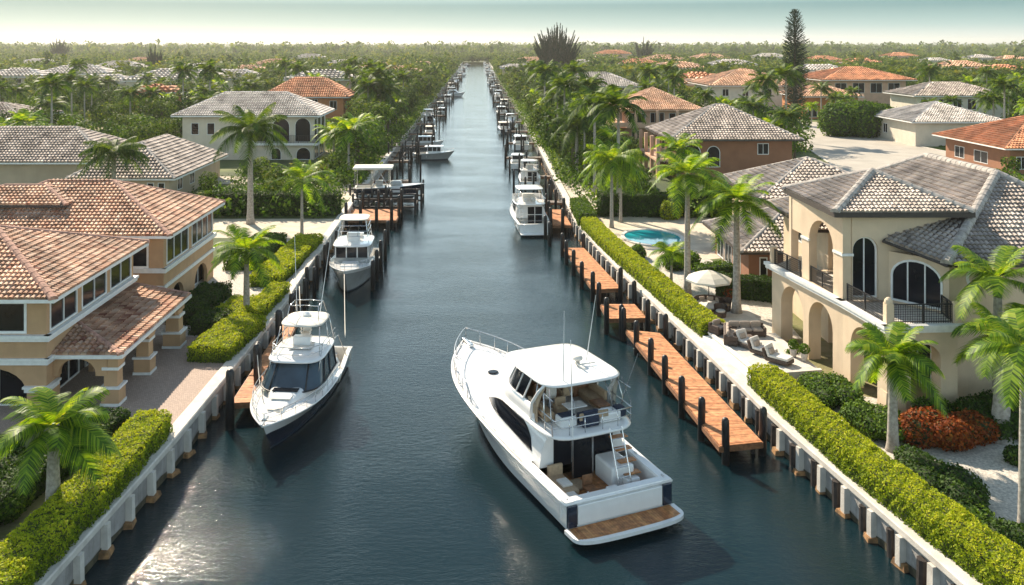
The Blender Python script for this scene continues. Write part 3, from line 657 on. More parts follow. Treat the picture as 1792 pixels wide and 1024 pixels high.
R3 = house('peach roofed two storey house with a columned balcony facing the canal', 'house', 31, 46, 187, 203, 8.0, .46, 'stucco_pink', 'tile_peach',
      wins_s=(('r', .8, 4.4, 5.0, 7.2, 2), ('r', 5.4, 8.4, 5.0, 7.4, 3), ('r', 9.4, 13.5, 5.6, 7.3, 3), ('r', 1.5, 3.5, 1.8, 3.6)), wins_side=(('r', 1, 4, 5, 7.2), ('r', 5, 8, 5, 7.2), ('r', 10, 13, 5, 7.2)), side='W', ov=1.6, capmat='tile_peach', fascia='stucco_pink')
m = MB(); m.bx(27.6, 30.9, 185.4, 203, 4.3, 4.6); m.bx(31, 42, 184.6, 186.9, 4.3, 4.6); m.bx(27.6, 27.75, 185.4, 203, 4.6, 5.5); m.bx(28, 42, 184.55, 184.7, 4.6, 5.5); m.build('balcony', 'stucco_pink', R3)
for x, y in ((27.9, 185.8), (27.9, 191), (27.9, 197), (27.9, 202.6), (33, 184.9), (37.5, 184.9), (41.7, 184.9)):
    m = MB(); m.box((x, y, 4.7), (.55, .55, 6.6)); m.build('column', 'stucco_pink', R3)
house('low cream house with a pale hip roof and a long row of dark windows', 'house', 28.5, 56, 312, 330, 6.8, .42, 'stucco_white', 'tile_pale',
      wins_s=tuple(('r', a, a + 4.0, 3.6, 6.4, 3) for a in (1.2, 6.0, 11.0, 16.0, 21.0)), wins_side=(('r', 2, 6, 3.4, 6), ('r', 8, 12, 3.4, 6)), side='W', ov=1.6, tw=.8, tl=1.0)
house('white house with grey hip roof among palms beyond the paved street', 'house', 87, 104, 176, 194, 6.4, .34, 'stucco_white', 'tile_pale', wins_s=(('r', 6, 8, 2.2, 4.6), ('r', 10, 11.6, 2.2, 4.6)), wins_side=(('r', 4, 6, 3, 5),), side='W', ov=1.3, tw=.5, tl=.7)
house('grey tiled house with white posts behind the white street house', 'house', 122, 146, 246, 262, 7.4, .36, 'stucco_white', 'tile_grey', wins_s=(('r', 1, 4, 3.6, 6.6), ('r', 6, 8.5, 3.6, 6.6), ('r', 10, 12.5, 3.6, 6.6), ('r', 14, 16.5, 3.6, 6.6)), side='W', ov=1.5, tw=.7, tl=.9)
house('wide flat pyramid orange roof over open terrace behind the round bush', 'house', 118, 145, 300, 322, 9.6, .30, 'stucco_pink', 'tile_orange', wins_s=(('r', 3, 7, 5.2, 8.6), ('r', 9, 13, 5.2, 8.6), ('r', 15, 19, 5.2, 8.6), ('r', 21, 25, 5.2, 8.6)), side='W', ov=2.6, tw=.8, tl=1.0)
house('red brown house with terracotta roof cut by the right edge beside bushes', 'house', 83.5, 104, 139, 158, 5.6, .40, 'stucco_brown', 'tile_orange', wins_s=(('r', 1, 2.6, 2.2, 4.2), ('r', 4.4, 6.4, 2.2, 4.2), ('r', 10, 13, 2.2, 4.2)), wins_side=(('r', 3, 6, 2.2, 4.2), ('r', 9, 13, 2.2, 4.2)), side='W', ov=1.6, tw=.5, tl=.7)
house('pale pink roofed house left of the tall narrow pine', 'house', 71, 96, 268, 290, 9.2, .36, 'stucco_white', 'tile_peach', wins_s=(('r', 3, 5, 6, 8.2), ('r', 9, 11, 6, 8.2), ('r', 15, 18, 6, 8.2)), wins_side=(('r', 3, 6, 5, 8),), side='W', ov=1.8, tw=.8, tl=1.0)
house('apricot house with arched openings just right of the tall narrow pine', 'house', 88, 103, 240, 256, 7.6, .34, 'stucco_orange', 'tile_peach', wins_s=(('a', 1.5, 4, 2, 6), ('a', 6, 8.5, 2, 6), ('a', 10, 12.5, 2, 6)), ov=1.2, tw=.7, tl=.9)
# left bank
L3 = house('cream two storey house with arched loggia and pale grey roof on the left bank', 'house', -52, -28.9, 156, 168, 9.3, .50, 'stucco_white', 'tile_pale',
      wins_s=(('r', 1.5, 2.9, 5.9, 8.0, 1), ('r', 4.3, 5.7, 5.9, 8.0, 1), ('a', 12.4, 15, 4.6, 8.8, 1), ('a', 15.8, 18.9, 4.6, 8.9, 1), ('a', 19.8, 22.6, 4.6, 8.9, 1), ('a', 15.6, 17.4, 1.5, 3.6, 1), ('a', 20, 22.6, 1.5, 3.7, 1)),
      wins_side=(('r', .8, 3.2, 4.8, 8.6, 1), ('r', 4.1, 7, 4.8, 8.6, 1), ('r', 7.8, 11, 4.8, 8.6, 1), ('r', 1, 4.4, 1.5, 3.8), ('r', 6, 10, 1.5, 3.8)), side='E', ov=1.5, tw=.42, tl=.56)
m = MB(); band(m, [(-40, 156), (-28.9, 156), (-28.9, 168)], 4.1, 4.5, .8); m.build('balcony_edge', 'trim', L3)
rail(L3, (-39, 155.4), (-28.4, 155.4), 4.5, 1.3, gap=.3); rail(L3, (-28.3, 155.4), (-28.3, 168), 4.5, 1.3, gap=.3)
L4 = house('orange stucco house with a salmon tiled hip roof behind the cream loggia house', 'house', -57.5, -36.5, 241, 254, 7.4, .62, 'stucco_orange', 'tile_orange',
      wins_s=(('r', 2, 4, 5, 6.8), ('r', 5.5, 7.5, 5, 6.8), ('r', 9, 11, 5, 6.8), ('r', 12.2, 14, 5, 6.8), ('r', 17.2, 19.2, 3.9, 6.4)), wins_side=(('r', 3, 6, 4, 6),), side='E', ov=1.7, tw=.6, tl=.8)
house('large low beige house with a weathered grey brown hip roof at the left edge', 'house', -78, -50.2, 119.4, 134, 6.0, .48, 'stucco_beige', 'tile_grey', wins_s=(), wins_side=(('r', 3, 5, 3, 5),), side='E', ov=1.0, tw=.46, tl=.62, capmat='mortar_grey', fascia='trim', seed=.35)
house('narrow wing with grey brown tiles sloping towards the tall left palm', 'house', -51.5, -39.6, 113.8, 136, 4.7, .55, 'stucco_beige', 'tile_grey', wins_s=(('r', 9.0, 9.9, 2.6, 4.1, 1), ('r', 10.4, 11.3, 2.6, 4.1, 1)), wins_side=(('r', 3, 5, 2.6, 4.1), ('r', 8, 10, 2.6, 4.1)), side='E', ov=1.0, tw=.46, tl=.62, capmat='mortar_grey', fascia='trim', seed=.4, axis='y')
house('small tan pavilion with brown roof at the far left edge', 'house', -107, -92, 178, 192, 7.0, .30, 'stucco_tan', 'tile_grey', wins_s=(('r', 2, 5, 2, 5.6), ('a', 8, 11, 2, 5.6)), ov=1.5, tw=.6, tl=.8, seed=.35)
# far houses: (px centre, py of the eave, distance, width, wall, roof, label)
FAR = [(20, 133, 380, 24, 6, 'stucco_beige', 'tile_pale', 'pale roof at the left edge below the woods'),
 (335, 121, 500, 24, 6, 'stucco_white', 'tile_pale', 'small pale roof above the wide pale one, left'),
 (245, 108, 680, 30, 6, 'stucco_white', 'tile_peach', 'thin peach roof near the left horizon'),
 (430, 122, 490, 20, 6, 'stucco_pink', 'tile_peach', 'pinkish roof above the salmon roofed house'),
 (600, 112, 620, 26, 6, 'stucco_white', 'tile_pale', 'pale roof in front of the far left bank trees'),
 (735, 112, 600, 16, 6, 'stucco_white', 'tile_peach', 'peach roof touching the far left bank'),
 (540, 100, 850, 30, 6, 'stucco_white', 'tile_pale', 'faint pale roof near the horizon above the salmon house'),
 (905, 118, 500, 16, 6, 'stucco_beige', 'tile_pale', 'beige roof just right of the far right bank'),
 (1120, 110, 600, 24, 6, 'stucco_white', 'tile_orange', 'small orange roof left of the small feathery tree top'),
 (1245, 100, 800, 30, 6, 'stucco_white', 'tile_peach', 'peach roof near the horizon left of the tall pine'),
 (1445, 104, 700, 26, 6, 'stucco_pink', 'tile_orange', 'orange roof near the horizon right of the tall pine'),
 (1480, 130, 380, 20, 6, 'stucco_pink', 'tile_peach', 'peach roof left of the wide flat orange roof'),
 (1690, 116, 500, 26, 6, 'stucco_white', 'tile_peach', 'peach roof above the grey tiled house at right'),
 (1765, 122, 440, 20, 6, 'stucco_pink', 'tile_orange', 'orange roof at the right edge above the grey tiled house'),
 (1230, 146, 300, 12, 6, 'stucco_pink', 'tile_peach', 'little pink pavilion in front of the pale pink roof'),(200, 118, 520, 30, 6.6, 'stucco_white', 'tile_pale', 'long pale roofed house far in the left woods'),
 (300, 140, 330, 34, 6.2, 'stucco_white', 'tile_pale', 'wide pale roof behind palms, above the left cream loggia house'),
 (125, 128, 400, 30, 6.4, 'stucco_pink', 'tile_pale', 'pale roofed house with a pink wall far left'),
 (170, 143, 340, 22, 5.6, 'stucco_white', 'tile_pale', 'grey flat roofed house between left edge palms'),
 (268, 160, 262, 12, 4.6, 'stucco_orange', 'tile_orange', 'small orange red hut among the left trees'),
 (400, 132, 390, 22, 6, 'stucco_white', 'tile_pale', 'pale bungalow behind left of the salmon roof'),
 (560, 138, 330, 24, 6.4, 'stucco_beige', 'tile_pale', 'grey roofed bungalow right behind the salmon roof'),
 (690, 125, 420, 22, 7, 'stucco_pink', 'tile_peach', 'pale peach house close to the left bank far up the canal'),
 (655, 118, 520, 24, 7, 'stucco_white', 'tile_peach', 'white house with faded roof far up the left bank'),
 (60, 110, 640, 26, 6, 'stucco_white', 'tile_pale', 'tiny pale house at the far upper left'),
 (480, 112, 620, 30, 7, 'stucco_white', 'tile_peach', 'distant peach roof above the salmon roof'),
 (1075, 93, 900, 34, 12, 'stucco_pink', 'tile_orange', 'distant orange roof standing right of the fan shaped pine'),
 (930, 106, 700, 26, 9, 'stucco_white', 'tile_peach', 'distant peach roof left of the fan shaped pine'),
 (1012, 110, 640, 22, 9, 'stucco_white', 'tile_pale', 'distant pale roof right below the fan shaped pine'),
 (1165, 103, 720, 30, 9, 'stucco_pink', 'tile_peach', 'distant faded roof half way to the tall narrow pine'),
 (1190, 118, 470, 26, 8, 'stucco_pink', 'tile_peach', 'faded red roof among trees right of the pale low house'),
 (1225, 136, 330, 14, 7, 'stucco_pink', 'tile_orange', 'small pink house with posts behind the peach roof'),
 (1285, 112, 560, 26, 9, 'stucco_white', 'tile_pale', 'distant grey roof left of the tall narrow pine'),
 (1440, 122, 430, 22, 8, 'stucco_white', 'tile_pale', 'pale roof between the tall narrow pine and the flat orange roof'),
 (1510, 108, 600, 22, 9.5, 'stucco_orange', 'tile_orange', 'distant apricot block above the flat orange roof'),
 (1580, 97, 800, 26, 11, 'stucco_pink', 'tile_orange', 'distant orange block near the horizon on the right'),
 (1640, 105, 640, 16, 9.5, 'stucco_white', 'tile_pale', 'tiny white house right of the flat orange roof'),
 (1720, 100, 700, 18, 10, 'stucco_white', 'tile_pale', 'tiny pale house near the horizon at right'),
 (1775, 102, 690, 20, 10, 'stucco_pink', 'tile_peach', 'tiny peach house at the far upper right'),
 (1350, 98, 850, 28, 11, 'stucco_white', 'tile_pale', 'distant pale roof just left of the tall pine trunk')]
HR = []
for (px, py, d, wd, ze, wm_, tm_, lb) in FAR:
    ze = H - (py + 2 - VY) * d / F
    x = (px - VX) * d / F
    house(lb, 'house', x - wd / 2, x + wd / 2, d, d + wd * .6, ze, .34, wm_, tm_, wins_s=(('r', wd * .15, wd * .3, ze - 2.6, ze - .8), ('r', wd * .5, wd * .68, ze - 2.6, ze - .8)), ov=1.4, tw=1.6, tl=2.0, capr=.3)
    HR.append((x - wd / 2 - 3, x + wd / 2 + 3, d - 20, d + wd * .6 + 2))
HR += [(74, 86, 196, 230), (-42, -19, 45, 82), (19, 42, 44, 103), (23, 50, 118, 152), (25, 50, 172, 206), (25, 60, 285, 334), (84, 108, 158, 198), (118, 150, 225, 265), (112, 150, 270, 326), (80, 110, 122, 162), (68, 99, 250, 293), (86, 106, 225, 258),
       (-55, -25, 138, 171), (-60, -33, 222, 257), (-82, -37, 104, 138), (-110, -90, 170, 195)]
# ================================================================ docks and pilings
def lerp(a, b, t): return tuple(p + (q - p) * t for p, q in zip(a, b))
def piling_mesh(mb, x, y, zt, r=.2, zb=-1.4, lean=(0, 0)):
    mb.tube([(x - lean[0], y - lean[1], zb), (x, y, zt - .35), (x, y, zt - .14), (x, y, zt - .03), (x, y, zt)], [r * 1.06, r, r * .93, r * .6, r * .12], 10)
def dock(label, nl, nr, fl, fr, piles=(), z=1.0, mat='planks', along=False, pw=.15, group=None, ptop=2.45, pr=.2, skirt=True):
    cx, cy = (nl[0] + fr[0]) / 2, (nl[1] + fr[1]) / 2
    t = thing('dock', label, 'dock', (cx, cy, 0), 0, group)
    m = MB(); Ln = math.dist(nl, fl); n = max(2, int(Ln / pw))
    for i in range(n):
        a, b = i / n, (i + .93) / n; j = random.gauss(0, .012)
        q = [lerp(nl, fl, a), lerp(nr, fr, a), lerp(nr, fr, b), lerp(nl, fl, b)]
        q[0] = (q[0][0] + j, q[0][1]); q[1] = (q[1][0] + j, q[1][1])
        m.cur = random.random(); zz = z + random.gauss(0, .004); m.prism(q, zz - .045, zz)
    m.build('deck', mat, t)
    m = MB()
    for (p, q) in ((nl, fl), (nr, fr), (nl, nr), (fl, fr)):
        d = Vector((q[0] - p[0], q[1] - p[1], 0)); L_ = d.length; m.box(((p[0] + q[0]) / 2, (p[1] + q[1]) / 2, z - .19), (L_, .14, .26), math.atan2(d.y, d.x))
    m.build('frame', 'brown_wood', t)
    for p in piles:
        m = MB(); piling_mesh(m, p[0], p[1], p[2] if len(p) > 2 else ptop, pr, lean=(random.gauss(0, .05), random.gauss(0, .05)))
        m.build('piling', 'black_rubber', t, smooth=True)
    for i in range(int(Ln / 3) + 1):
        for e0, e1 in ((nl, fl), (nr, fr)):
            if e0 is nl and piles: continue
            p = lerp(e0, e1, min(1, (i + .3) * 3 / Ln)); m = MB(); m.tube([(p[0] - .15, p[1], -1.3), (p[0] - .15, p[1], z - .1)], .13, 8); m.build('support_post', 'dark_wood', t)
    return t
dock('long orange plank dock beside the big white yacht on the right', (12.65, 46.2), (15.0, 46.7), (10.9, 65.0), (13.2, 64.2),
     [(12.95, 46.3), (12.4, 49.0), (12.0, 52.1), (11.75, 55.6), (11.5, 58.8), (11.2, 62.5), (15.25, 47.3, 2.6), (10.8, 65.6), (13.7, 64.6, 2.3)])
dock('short orange plank platform between the two longer docks on the right', (9.95, 67.4), (12.9, 67.6), (9.9, 71.2), (12.6, 71.2), [(9.75, 67.0, 2.8), (12.9, 67.2, 2.6), (9.8, 71.6, 2.7), (10.7, 65.9, 2.6)], z=1.05)
dock('orange plank dock narrowing away, further up the right bank', (9.9, 75.6), (12.3, 76.0), (8.9, 91), (10.9, 91), [(9.8, 75.4, 2.6), (12.2, 75.6, 2.9), (9.35, 79.5), (9.1, 84), (8.8, 88), (8.75, 91.4), (10.9, 91.3), (13.0, 73.6, 2.3)])
dock('small orange dock beside the stern of the white sportfishing boat', (8.5, 102.3), (10.8, 102.3), (8.7, 112), (10.7, 112), [(8.4, 102.2, 3.1), (9.8, 102.1, 3.0), (8.5, 106, 3.2), (8.6, 111, 3.2), (10.5, 108, 3.2), (7.6, 99.5, 2.7), (7.8, 96, 2.7)])
dock('narrow orange plank dock under the brick terrace on the left bank', (-14.4, 51.7), (-12.95, 51.9), (-14.6, 66.5), (-13.6, 66.5), [(-14.15, 50.6, 3.4), (-13.6, 54.6, 3.5), (-13.75, 61.2, 3.6), (-14.0, 66.8, 3.2), (-14.3, 57.6, 2.6)], pr=.24)
dock('low orange dock platform in front of the navy canopy boat on the left', (-15.9, 105.2), (-9.7, 105.2), (-15.9, 112.4), (-9.7, 112.4), [(-15.6, 104.9, 3.2), (-13.9, 104.9, 3.4), (-12, 104.9, 3.3), (-10.2, 104.9, 3.6), (-9.6, 108, 3.5), (-9.6, 112, 3.6), (-14.6, 112.6, 3.4), (-12.6, 112.6, 3.4), (-11, 112.6, 3.4)])
def post(x, y, zt, label, group=None, r=.2, cap=None):
    m = MB(); piling_mesh(m, x, y, zt, r); m.v = [(a - x, b - y, c) for a, b, c in m.v]
    o = m.build('mooring_piling', 'black_rubber', smooth=True); o.location = (x, y, 0); tag(o, label, 'piling', group); return o
ORD = ['nearest', 'second', 'third', 'fourth', 'fifth', 'sixth', 'seventh', 'eighth', 'ninth', 'tenth']
for i, (y, z) in enumerate(((79, 2.7), (82, 2.9), (85.5, 3.0), (89.5, 3.2), (97, 2.6))):
    post(-9.35 - (.5 if i == 4 else 0), y, z, '%s black piling in the water right of the grey fishing boat' % ORD[i], 'pilings right of the grey boat')
for i, y in enumerate((69.5, 71.8, 74.2, 76.6, 79.5, 82.5, 86, 90)):
    post(wl(y) + .9 + .25 * (i % 2), y, 2.7 + .3 * (i % 3), '%s black piling in the row along the left seawall' % ORD[i], 'pilings along the left seawall', .17)
for i, y in enumerate((115, 119, 123.5, 127)):
    post(wr(y) - 1.2 - .5 * (i % 2), y, 3.1, '%s black piling behind the white sportfishing boat at the right seawall' % ORD[i], 'pilings behind the sportfisher', .18)

# ================================================================ boats
def smooth01(t): t = max(0., min(1., t)); return t * t * (3 - 2 * t)
class Hull:
    def __init__(s, L, B, zst, zbow, x0=0, flare=2.0, tr=.93, bw=.86, mid=.42, pw=2.1, rake=.9):
        s.L, s.B, s.zst, s.zbow, s.x0, s.fl, s.tr, s.bw, s.mid, s.pw, s.rk = L, B, zst, zbow, x0, flare, tr, bw, mid, pw, rake
    def zs(s, t): return s.zst + (s.zbow - s.zst) * t ** 1.7
    def b(s, t):
        k = s.tr + (1 - s.tr) * smooth01(t / s.mid) if t < s.mid else 1 - ((t - s.mid) / (1 - s.mid)) ** s.pw
        return s.B / 2 * max(k, .012)
    def cw(s, t):
        k = 1 if t < .3 else 1 - (min(1, (t - .3) / .66)) ** 1.8
        return s.B / 2 * s.bw * s.tr * max(k, .0) + .006
    def pt(s, t, z, sg):
        zs = s.zs(t); q = max(0, (z - .1) / (zs - .1)); p = 1 + (s.fl - 1) * t
        c, b = s.cw(t), s.b(t); y = c + (b - c) * q ** p if z > .1 else c * (1 - .35 * (.1 - z))
        x = s.x0 + s.L * t - s.rk * (zs - z) * t ** 7
        return (x, sg * y, z)
    def X(s, t): return s.x0 + s.L * t
    def T(s, x): return (x - s.x0) / s.L
    def strip(s, f0, f1, n=26, k=6, t0=0, t1=1):
        """hull skin between two height functions of t"""
        m = MB()
        for sg in (-1, 1):
            rows = []
            for i in range(n + 1):
                t = t0 + (t1 - t0) * i / n; a, b = f0(t), f1(t); rows.append([s.pt(t, a + (b - a) * j / k, sg) for j in range(k + 1)])
            m.grid(rows)
        return m
    def build(s, t, hm, band='antifoul', boot=.18, sheer=None, sw=.3):
        m = s.strip(lambda q: boot, lambda q: s.zs(q) - (sw if sheer else 0))
        rows = [[s.pt(0, boot + (s.zst - boot) * j / 4, sg) for sg in (-1, 1)] for j in range(5)]; m.grid(rows)
        m.build('hull', hm, t, False, True)
        m = s.strip(lambda q: -.5, lambda q: boot, k=2); m.grid([[s.pt(0, z, sg) for sg in (-1, 1)] for z in (-.5, boot)]); m.build('boot_stripe', band, t, False, True)
        if sheer: m = s.strip(lambda q: s.zs(q) - sw, lambda q: s.zs(q), k=2); m.build('sheer_stripe', sheer, t, False, True)
    def rub(s, t, mat='gelcoat', r=.05):
        m = MB()
        for sg in (-1, 1): m.tube([s.pt(q / 30, s.zs(q / 30), sg) for q in range(31)], r, 6)
        m.tube([s.pt(0, s.zs(0), -1), s.pt(0, s.zs(0), 1)], r, 6); m.build('rub_rail', mat, t, False, True)
    def deck(s, t, t0, t1, mat='gelcoat', camber=.1, inset=0, dz=-.02, name='deck', n=20):
        m = MB(); rows = []
        for i in range(n + 1):
            q = t0 + (t1 - t0) * i / n; b = max(.01, s.b(q) - inset); rows.append([(s.X(q), b * k / 5, s.zs(q) + dz + camber * (1 - (k / 5) ** 2) * b / s.B * 2) for k in range(-5, 6)])
        m.grid(rows); return m.build(name, mat, t, False, True)
    def rails(s, t, t0, t1, h=.75, n=9, inset=.12, lower=True, name='bow_rail', r=.022):
        m = MB()
        def P(q, sg, z): b = max(.0, s.b(q) - inset); return (s.X(q) - inset * (q > .98) + .25 * max(0, (z / h) * (q - .8)), sg * b, s.zs(q) + z)
        top = [P(t0 + (t1 - t0) * i / 24, -1, h * smooth01(i / 3)) for i in range(25)]; top2 = [P(t0 + (t1 - t0) * i / 24, 1, h * smooth01(i / 3)) for i in range(25)]
        m.tube(top + top2[::-1], r, 6)
        if lower: m.tube([(a, b, c - h * .45 * (c > s.zs(0) + h * .4)) for a, b, c in top[3:]] + [(a, b, c - h * .45) for a, b, c in top2[3:]][::-1], r * .7, 5)
        for i in range(1, n + 1):
            q = t0 + (t1 - t0) * i / n
            for sg in (-1, 1): a = P(q, sg, 0); b = P(q, sg, h if i > 0 else .1); m.tube([a, b], r * .8, 5)
        m.build(name, 'steel', t, False, True)
def cabin_fn(w, h, zd, nx=.42, nz=.62, tum=.12):
    def f(x, th):
        c, s_ = math.cos(th), math.sin(th); H_ = h(x); y = w(x) * math.copysign(abs(c) ** nx, c); zz = H_ * abs(s_) ** nz
        return (x, y * (1 - tum * (zz / max(H_, .01))), zd(x) + zz)
    return f
def cabin(t, f, x0, x1, mat='gelcoat', name='cabin', n=24, k=20, back=True, front=False):
    m = MB(); rows = [[f(x0 + (x1 - x0) * i / n, PI * j / k) for j in range(k + 1)] for i in range(n + 1)]; m.grid(rows)
    if back: b = len(m.v); m.v.extend([tuple(p) for p in rows[0]]); m.face([b + j for j in range(k + 1)])
    if front: b = len(m.v); m.v.extend([tuple(p) for p in rows[-1]]); m.face([b + j for j in range(k + 1)])
    o = m.build(name, mat, t, False); 
    me = o.data; me.polygons.foreach_set('use_smooth', [len(p.vertices) == 4 for p in me.polygons]); return o
def patch(t, f, xa, xb, ta, tb, off=.02, n=14, k=5, name='window', mat='glass', parent=None, flip=False, mirror=True):
    """panel following the cabin surface; ta,tb: functions of 0..1 giving the angle range"""
    o = None
    for sg in ((1, -1) if mirror else (1,)):
        m = MB(); rows = []
        for i in range(n + 1):
            s_ = i / n; x = xa + (xb - xa) * s_; a, b = ta(s_), tb(s_); r = []
            for j in range(k + 1):
                th = a + (b - a) * j / k; p = Vector(f(x, th)); e1 = Vector(f(x + .05, th)) - Vector(f(x - .05, th)); e2 = Vector(f(x, th + .02)) - Vector(f(x, th - .02))
                nn = e1.cross(e2).normalized()
                if nn.y * p.y < 0 and abs(nn.y) > .2 or (abs(nn.y) <= .2 and nn.z < 0): nn = -nn
                q = p + nn * off; r.append((q.x, q.y * sg, q.z))
            rows.append(r)
        m.grid(rows); o = m.build(name, mat, parent or t, False, True)
    return o
def slab(t, x0, x1, w, z, th=.1, n=4.0, mat='gelcoat', name='hardtop', crown=.12, nose=0, parent=None):
    """rounded slab (superellipse plan) with a crowned top"""
    cx, a = (x0 + x1) / 2, (x1 - x0) / 2; m = MB(); rows = []
    def pl(k, q):
        c, s_ = math.cos(q), math.sin(q); return cx + k * a * math.copysign(abs(c) ** (2 / n), c), k * w * math.copysign(abs(s_) ** (2 / n), s_)
    prof = [(0.02, th + crown), (.4, th + crown * .84), (.75, th + crown * .45), (.95, th + crown * .1), (1, th * .6), (.99, 0), (.9, -.01), (.02, 0)]
    for k, dz in prof: rows.append([(pl(k, 2 * PI * j / 40)[0], pl(k, 2 * PI * j / 40)[1], z + dz) for j in range(40)])
    m.grid(rows, True); return m.build(name, mat, parent or t, False, True)
def helm_chair(t, x, y, z, mat='cushion_white', face=1):
    m = MB(); m.tube([(x, y, z), (x, y, z + .55)], .06, 8); m.lathe((x, y, z), [(.22, 0), (.2, .04), (.05, .07)], 12); o = m.build('helm_chair', 'steel', t, False)
    m = MB(); m.rbox((x, y, z + .62), (.55, .55, .16), .06); m.rbox((x - .27 * face, y, z + .98), (.14, .54, .62), .06); m.rbox((x, y + .3, z + .8), (.42, .09, .1), .04); m.rbox((x, y - .3, z + .8), (.42, .09, .1), .04)
    m.build('seat_cushion', mat, o, False); return o
def wheel(t, x, y, z, r=.22):
    m = MB(); pts = [(x - .18 * math.sin(a) * r * 2, y + r * math.cos(a), z + r * math.sin(a)) for a in [2 * PI * i / 18 for i in range(19)]]; m.tube(pts, .02, 5)
    for a in (0, 2.1, 4.2): m.tube([(x, y, z), (x - .18 * math.sin(a) * r * 2, y + r * math.cos(a), z + r * math.sin(a))], .015, 5)
    return m.build('steering_wheel', 'steel', t, False)

# ---------------------------------------------------------------- the big white yacht
def yacht():
    t = thing('yacht', 'big white flybridge yacht with teak swim platform motoring in mid canal', 'yacht', (7.0, 39.2, 0), R(90 + 23.3)); t.scale = (1, 1.07, 1)
    h = Hull(18.6, 5.7, 1.5, 2.75, 1.3, flare=2.3, tr=.93, bw=.90, mid=.38, pw=3.7, rake=1.0)
    h.build(t, 'gelcoat', 'gelcoat_navy', .2); h.rub(t, 'gelcoat', .06)
    # transom: white centre with navy corner panels
    b0 = h.b(0)
    m = MB(); m.rbox((1.24, 0, .98), (.10, 2 * b0 - 1.1, .86), .03); m.build('transom_door', 'gelcoat', t, False)
    for sg in (-1, 1): m = MB(); m.rbox((1.25, sg * (b0 - .29), .98), (.14, .46, .98), .03); m.build('transom_corner', 'gelcoat_navy', t, False)
    # swim platform
    m = MB(); out = []
    n = 20
    for i in range(n + 1): a = -PI / 2 + PI * i / n; out.append((1.25 - 1.35 * math.cos(a) ** .35 if abs(math.cos(a)) > 1e-6 else 1.25, 2.72 * math.copysign(abs(math.sin(a)) ** .6, math.sin(a))))
    m.prism(out, .30, .46); m.build('swim_platform', 'gelcoat', t, False)
    pl = MB(); yy = -2.46
    while yy < 2.46:
        e = .12 + .10 * (abs(yy) / 2.5) ** 6
        pl.cur = random.random(); pl.bx(.14 + e * abs(yy / 2.5) ** 3, 1.2, yy, yy + .115, .455, .475); yy += .125
    pl.build('platform_teak', 'teak', t, False)
    # decks
    tc = h.T(5.4)
    h.deck(t, tc, 1, 'gelcoat', .14)
    m = MB()
    for sg in (-1, 1):
        rows = []
        for i in range(9):
            q = tc * i / 8; b = h.b(q); z = h.zs(q); rows.append([(h.X(q), sg * b, z), (h.X(q), sg * (b - .04), z + .10), (h.X(q), sg * (b - .40), z + .10), (h.X(q), sg * (b - .44), z), (h.X(q), sg * (b - .44), .72)])
        m.grid(rows)
    b = h.b(0); rows = [[(1.3, y, 1.5), (1.34, y, 1.6), (1.72, y, 1.6), (1.78, y, 1.5), (1.78, y, .72)] for y in (-b, -b + .4, 0, b - .4, b)]; m.grid(rows)
    m.build('coaming', 'gelcoat', t, False)
    pl = MB(); yy = -2.3
    while yy < 2.3: pl.cur = random.random(); pl.bx(1.7, 5.3, yy, yy + .135, .70, .74); yy += .145
    pl.build('cockpit_teak', 'teak', t, False)
    # cabin with swoosh window
    def hw(x): return 2.22 * (1 - smooth01((x - 9.5) / 6.2) * .62)
    def hh(x): return 1.78 if x < 9.6 else max(.02, 1.78 * (1 - smooth01((x - 9.6) / 5.2)))
    zd = lambda x: h.zs(h.T(x)) - .02
    f = cabin_fn(hw, hh, zd, .40, .60, .10); cabin(t, f, 4.7, 14.8, 'gelcoat', n=34)
    patch(t, f, 5.6, 12.2, lambda s: .08 + .05 * s, lambda s: .10 + .62 * math.sin(PI * min(1, s * 1.02) ** .75) ** .8 * (1 - .25 * s), .02, 24, 6, 'side_window')
    # bulkhead with door and dark saloon glass
    m = MB(); m.bx(4.66, 4.70, -1.6, -.55, .9, 3.0); m.bx(4.64, 4.69, -.45, .5, .74, 2.95); m.bx(4.66, 4.70, .6, 1.5, 1.5, 3.0); m.build('saloon_door', 'glass', t, False)
    m = MB(); m.bx(4.60, 4.68, .52, .58, .74, 3.0); m.bx(4.60, 4.68, -.53, -.47, .74, 3.0); m.build('door_frame', 'steel', t, False)
    m = MB(); m.rbox((3.75, -1.15, 1.25), (1.7, 1.15, 1.05), .12, 3); m.rbox((2.75, -1.45, 1.0), (.5, .7, .6), .08); m.build('stair_block', 'gelcoat', t, False)
    for k in range(5):
        m = MB(); m.rbox((2.55 + k * .38, -1.55, .98 + k * .42), (.38, .85, .06), .02); m.build('stair_tread', 'teak', t, False)
    m = MB()
    for sg in (-.32, .32): m.tube([(2.35, -.98 + sg, .78), (3.35, -.98 + sg, 3.5)], .03, 6)
    for k in range(7): m.tube([(2.45 + k * .145, -1.30, 1.05 + k * .395), (2.45 + k * .145, -.66, 1.05 + k * .395)], .022, 6)
    m.build('ladder', 'steel', t, False)
    m = MB(); m.rbox((3.7, 1.55, 1.0), (1.9, .75, .5), .08); m.rbox((4.45, 1.55, 1.45), (.18, .75, .6), .06); m.build('mezzanine_seat', 'cushion_tan', t, False)
    m = MB(); m.rbox((3.5, 1.55, 1.3), (.7, .5, .12), .04); m.rbox((2.5, 1.75, .98), (.6, .6, .5), .05); m.build('seat_cushion', 'cushion_white', t, False)
    m = MB(); m.rbox((2.2, .55, 1.0), (.55, .9, .5), .06); m.rbox((2.2, -.2, 1.02), (.5, .55, .55), .06); m.build('bait_cabinet', 'gelcoat', t, False)
